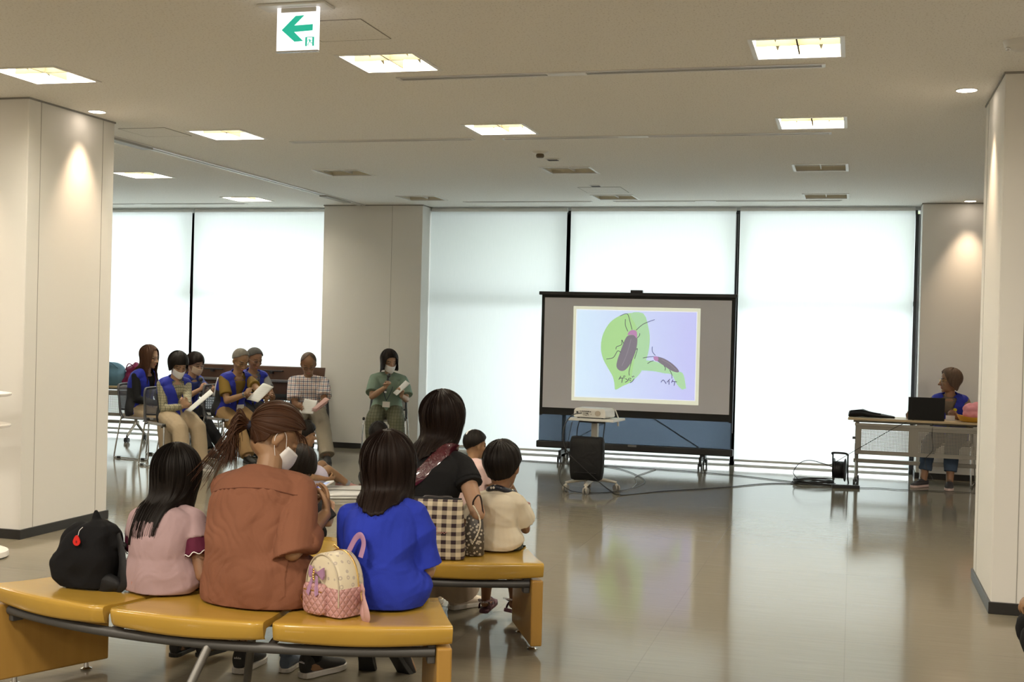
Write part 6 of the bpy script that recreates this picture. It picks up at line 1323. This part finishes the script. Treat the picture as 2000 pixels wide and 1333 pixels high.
hh = w_.math('MINIMUM', w_.math('ABSOLUTE', w_.math('SUBTRACT', w_.math('FRACT', w_.math('MULTIPLY', ad, 30)), .5)), w_.math('ABSOLUTE', w_.math('SUBTRACT', w_.math('FRACT', w_.math('MULTIPLY', sb, 30)), .5)))
bp = w_.n('ShaderNodeBump'); bp.inputs['Strength'].default_value = 1; bp.inputs['Distance'].default_value = .006; w_.l(w_.math('POWER', hh, .4), bp.inputs['Height']); w_.l(bp.outputs[0], w_.p.inputs['Normal'])
lilac = mat('lilac_ribbon', (.36, .20, .34), .45); pinkl = mat('pink_leather', (.50, .30, .29), .4)
def arch(w0, h, n=26, base=.0, hb=.04):
    pts = []
    for k in range(n+1):
        q = PI*k/n; pts.append((w0*math.cos(q)*(1+.06*math.sin(q)), base+hb+(h-hb)*abs(math.sin(q))**.72))
    return [(w0*.93, base)]+pts+[(-w0*.93, base)]
def arch_body(y0, y1, w0, h, name, m, parent, r_=.014, base=0):
    b = MB(); rings = []
    for y, k in ((y0, .86), (y0+r_*.3, .95), (y0+r_, 1), (y1-r_, 1), (y1-r_*.3, .95), (y1, .86)):
        rings.append([V((x*k, y, base+(z-base)*k+(h*.5*(1-k))*.4)) for x, z in arch(w0, h, base=base)])
    b.loft(rings); return b.build(name, m, parent, True)
bd = arch_body(-.065, .065, .098, .232, 'bag_body', cream_p, t); MB()
b = MB(); rings = []
for z, g_ in ((.0, -.004), (.004, .002), (.05, .006), (.10, .005), (.108, .003)): rings.append([V((x, y, z)) for x, y in [((.099+g_)*math.copysign(abs(math.cos(q))**.4, math.cos(q)), (.068+g_)*math.copysign(abs(math.sin(q))**.4, math.sin(q))) for q in [2*PI*k/40 for k in range(40)]]])
b.loft(rings); b.build('quilted_base', pinkq, t, True)
MB().box(-.040, -.026+.04, -.078, -.0735, .0, .112).build('cream_band', cream_p, t, bevel=.002) if False else None
b = MB()
for k in (0,): b.tube([(x, .028, z) for x, z in [(q[0]*1.012, q[1]+.0015) for q in arch(.098, .232)][2:-3]], .0035, 6)
zz = b.build('zipper', gold, t, True); b = MB(); b.limb([(-.03, .03, .236), (-.035, .02, .246)], [.004, .003]); b.limb([(-.02, .03, .237), (-.03, .02, .25)], [.004, .003]); b.build('zip_pull', gold, zz, True)
b = MB(); b.tube([(x*.93, -.0655, z*.965+.003) for x, z in arch(.098, .232)[1:-1]], .0026, 6); b.build('piping', mat('cream_piping', (.5, .43, .32), .5), t, True)
b = MB(); rings = []
for y, k in ((-.069, 1), (-.088, 1), (-.094, .9)): rings.append([V((-.022+.058*k*math.copysign(abs(math.cos(q))**.4, math.cos(q)), y, .062+.058*k*math.copysign(abs(math.sin(q))**.4, math.sin(q)))) for q in [2*PI*k2/32 for k2 in range(32)]])
b.loft(rings); pk = b.build('front_pocket', pinkq, t, True); MB().box(-.07, .03, -.0955, -.093, .092, .096).build('pocket_zip', gold, pk)
b = MB()
for sx in (-1, 1):
    b.prism([(-.018, -.083, .158), (-.018+sx*.038, -.083, .182), (-.018+sx*.042, -.083, .150), (-.018+sx*.036, -.083, .136)], (0, .010, 0)); b.prism([(-.018+sx*.004, -.088, .150), (-.018+sx*.016, -.088, .148), (-.018+sx*.034, -.100, .085), (-.018+sx*.018, -.100, .072), (-.018+sx*.012, -.1, .088)], (0, .003, 0))
bw = b.build('bow', lilac, t, bevel=.002); b = MB()
for k in range(5): b.ell((-.018+.002*math.sin(k*2), -.094, .172-.009*k), (.005, .004, .005))
b.build('gold_knot', gold, bw, True)
b = MB(); b.tube([(-.082, -.06, .105), (-.088, -.07, .085), (-.09, -.072, .07)], .002, 5, smooth=3); b.tube([(-.09+.020*math.sin(q)**3, -.073, .048+.018*(.8*math.cos(q)-.32*math.cos(2*q)-.12*math.cos(3*q))*1.2) for q in [2*PI*k/32 for k in range(33)]], .0018, 5); b.build('heart_charm', gold, t, True)
b = MB(); b.tube([(.095, .04, .11), (.125, .03, .085), (.150, .0, .085), (.185, -.02, .055), (.195, -.02, .02), (.175, -.01, .004), (.15, 0, .02), (.13, .02, .05), (.10, .05, .07)], .017, 8, flat=.22, smooth=6, upv=(0, 1, .2)); st = b.build('shoulder_strap', pinkl, t, True); b = MB(); b.tube([(.145, .0, .105), (.16, -.02, .10), (.165, -.02, .075), (.15, 0, .075), (.145, 0, .105)], .0022, 6); b.build('strap_buckle', gold, st, True)
b = MB(); b.tube([(-.0, .06, .215), (.03, .07, .275), (.06, .07, .29), (.075, .07, .26), (.07, .06, .21)], .012, 8, flat=.25, smooth=6, upv=(0, 1, 0)); b.build('top_handle', lilac, t, True)
# gingham tote and small snake print bag
gx = mat('gingham', (.6, .52, .38), .85); w_ = NT(gx); o_, v_ = w_.xyz(); f1 = w_.math('LESS_THAN', w_.math('FRACT', w_.math('ADD', w_.math('MULTIPLY', o_[0], 21.5), .35)), .5); f2 = w_.math('LESS_THAN', w_.math('FRACT', w_.math('MULTIPLY', o_[2], 26)), .48)
w_.l(w_.mix(w_.math('MULTIPLY', w_.math('ADD', f1, f2), .5), (.62, .53, .38), (.030, .014, .018)), w_.p.inputs['Base Color'])
# midpoint of the mix must read as the mid brown stripe
t = thing('tote_bag', 'brown and cream gingham tote bag on the second bench beside the woman in black', 'bag', (-1.865, 5.475, BS), R(12)); b = MB(); rings = []
for z, a, d in ((.0, .13, .045), (.006, .138, .055), (.06, .138, .06), (.14, .134, .058), (.20, .128, .05), (.25, .124, .035), (.275, .122, .022), (.278, .118, .016)): rings.append([V((a*math.copysign(abs(math.cos(q))**.3, math.cos(q)), d*math.copysign(abs(math.sin(q))**.6, math.sin(q)), z)) for q in [2*PI*k/44 for k in range(44)]])
b.loft(rings); tb = b.build('bag_body', gx, t, True); b = MB(); b.box(-.118, .118, -.004, .004, .276, .285); b.build('zip', black_plastic, tb)
b = MB()
for sx in (-1, 1): b.tube([(sx*.07, .01, .26), (sx*.06, .035, .285), (sx*.0, .06, .28)], .007, 6, flat=.5, smooth=4)
b.build('handle', mat('dark_brown_leather', (.02, .012, .012), .5), t, True)
pk_ = mat('pink_embroidery', (.50, .24, .20), .7)
b = MB(); b.tube([(-.005, -.064, .115), (.006, -.064, .135), (.012, -.0635, .160), (.004, -.064, .130), (.012, -.064, .126), (.018, -.064, .134), (.022, -.064, .127), (.028, -.064, .134), (.032, -.064, .127), (.038, -.064, .134), (.046, -.063, .127), (.054, -.063, .134), (.06, -.063, .128)], .0013, 5, smooth=3); b.tube([(-.04, -.0625, .082), (-.03, -.0625, .09), (-.035, -.0625, .075), (-.02, -.0625, .084), (-.012, -.0625, .076), (-.004, -.0625, .085), (.004, -.0625, .078)], .0013, 5, smooth=3); b.build('embroidery', pk_, tb, True)
t = thing('handbag', 'small snake print handbag with a pearl chain between the tote bag and the boy', 'bag', (-1.725, 5.63, BS), R(20)); b = MB(); b.loft([rr_ring((0, 0), a, d, z) for z, a, d in ((0, .045, .035), (.006, .05, .04), (.10, .048, .036), (.16, .042, .026), (.19, .036, .014))])
sn = mat('snake_print', (.45, .40, .32), .4); w_ = NT(sn); o_, v_ = w_.xyz(); vr = w_.n('ShaderNodeTexVoronoi'); vr.inputs['Scale'].default_value = 60; w_.l(v_, vr.inputs['Vector']); w_.l(w_.mix(w_.math('LESS_THAN', vr.outputs['Distance'], .35), (.06, .05, .04), (.50, .45, .37)), w_.p.inputs['Base Color']); b.build('bag_body', sn, t, True)
b = MB()
for k in range(26):
    u = k/25; b.ell((-.01+.035*math.sin(u*PI), -.045, .06+.20*u-.02*u*u), (.0045, .0045, .0045), n=8, m=5)
b.build('pearl_chain', mat('pearl', (.75, .68, .55), .2, coat=.5), t, True); b = MB(); b.tube([(.0, .02, .19), (-.01, -.02, .255), (.02, -.04, .29), (.04, -.02, .20)], .004, 6, smooth=4); b.build('strap', MATS['dark_brown_leather'], t, True)
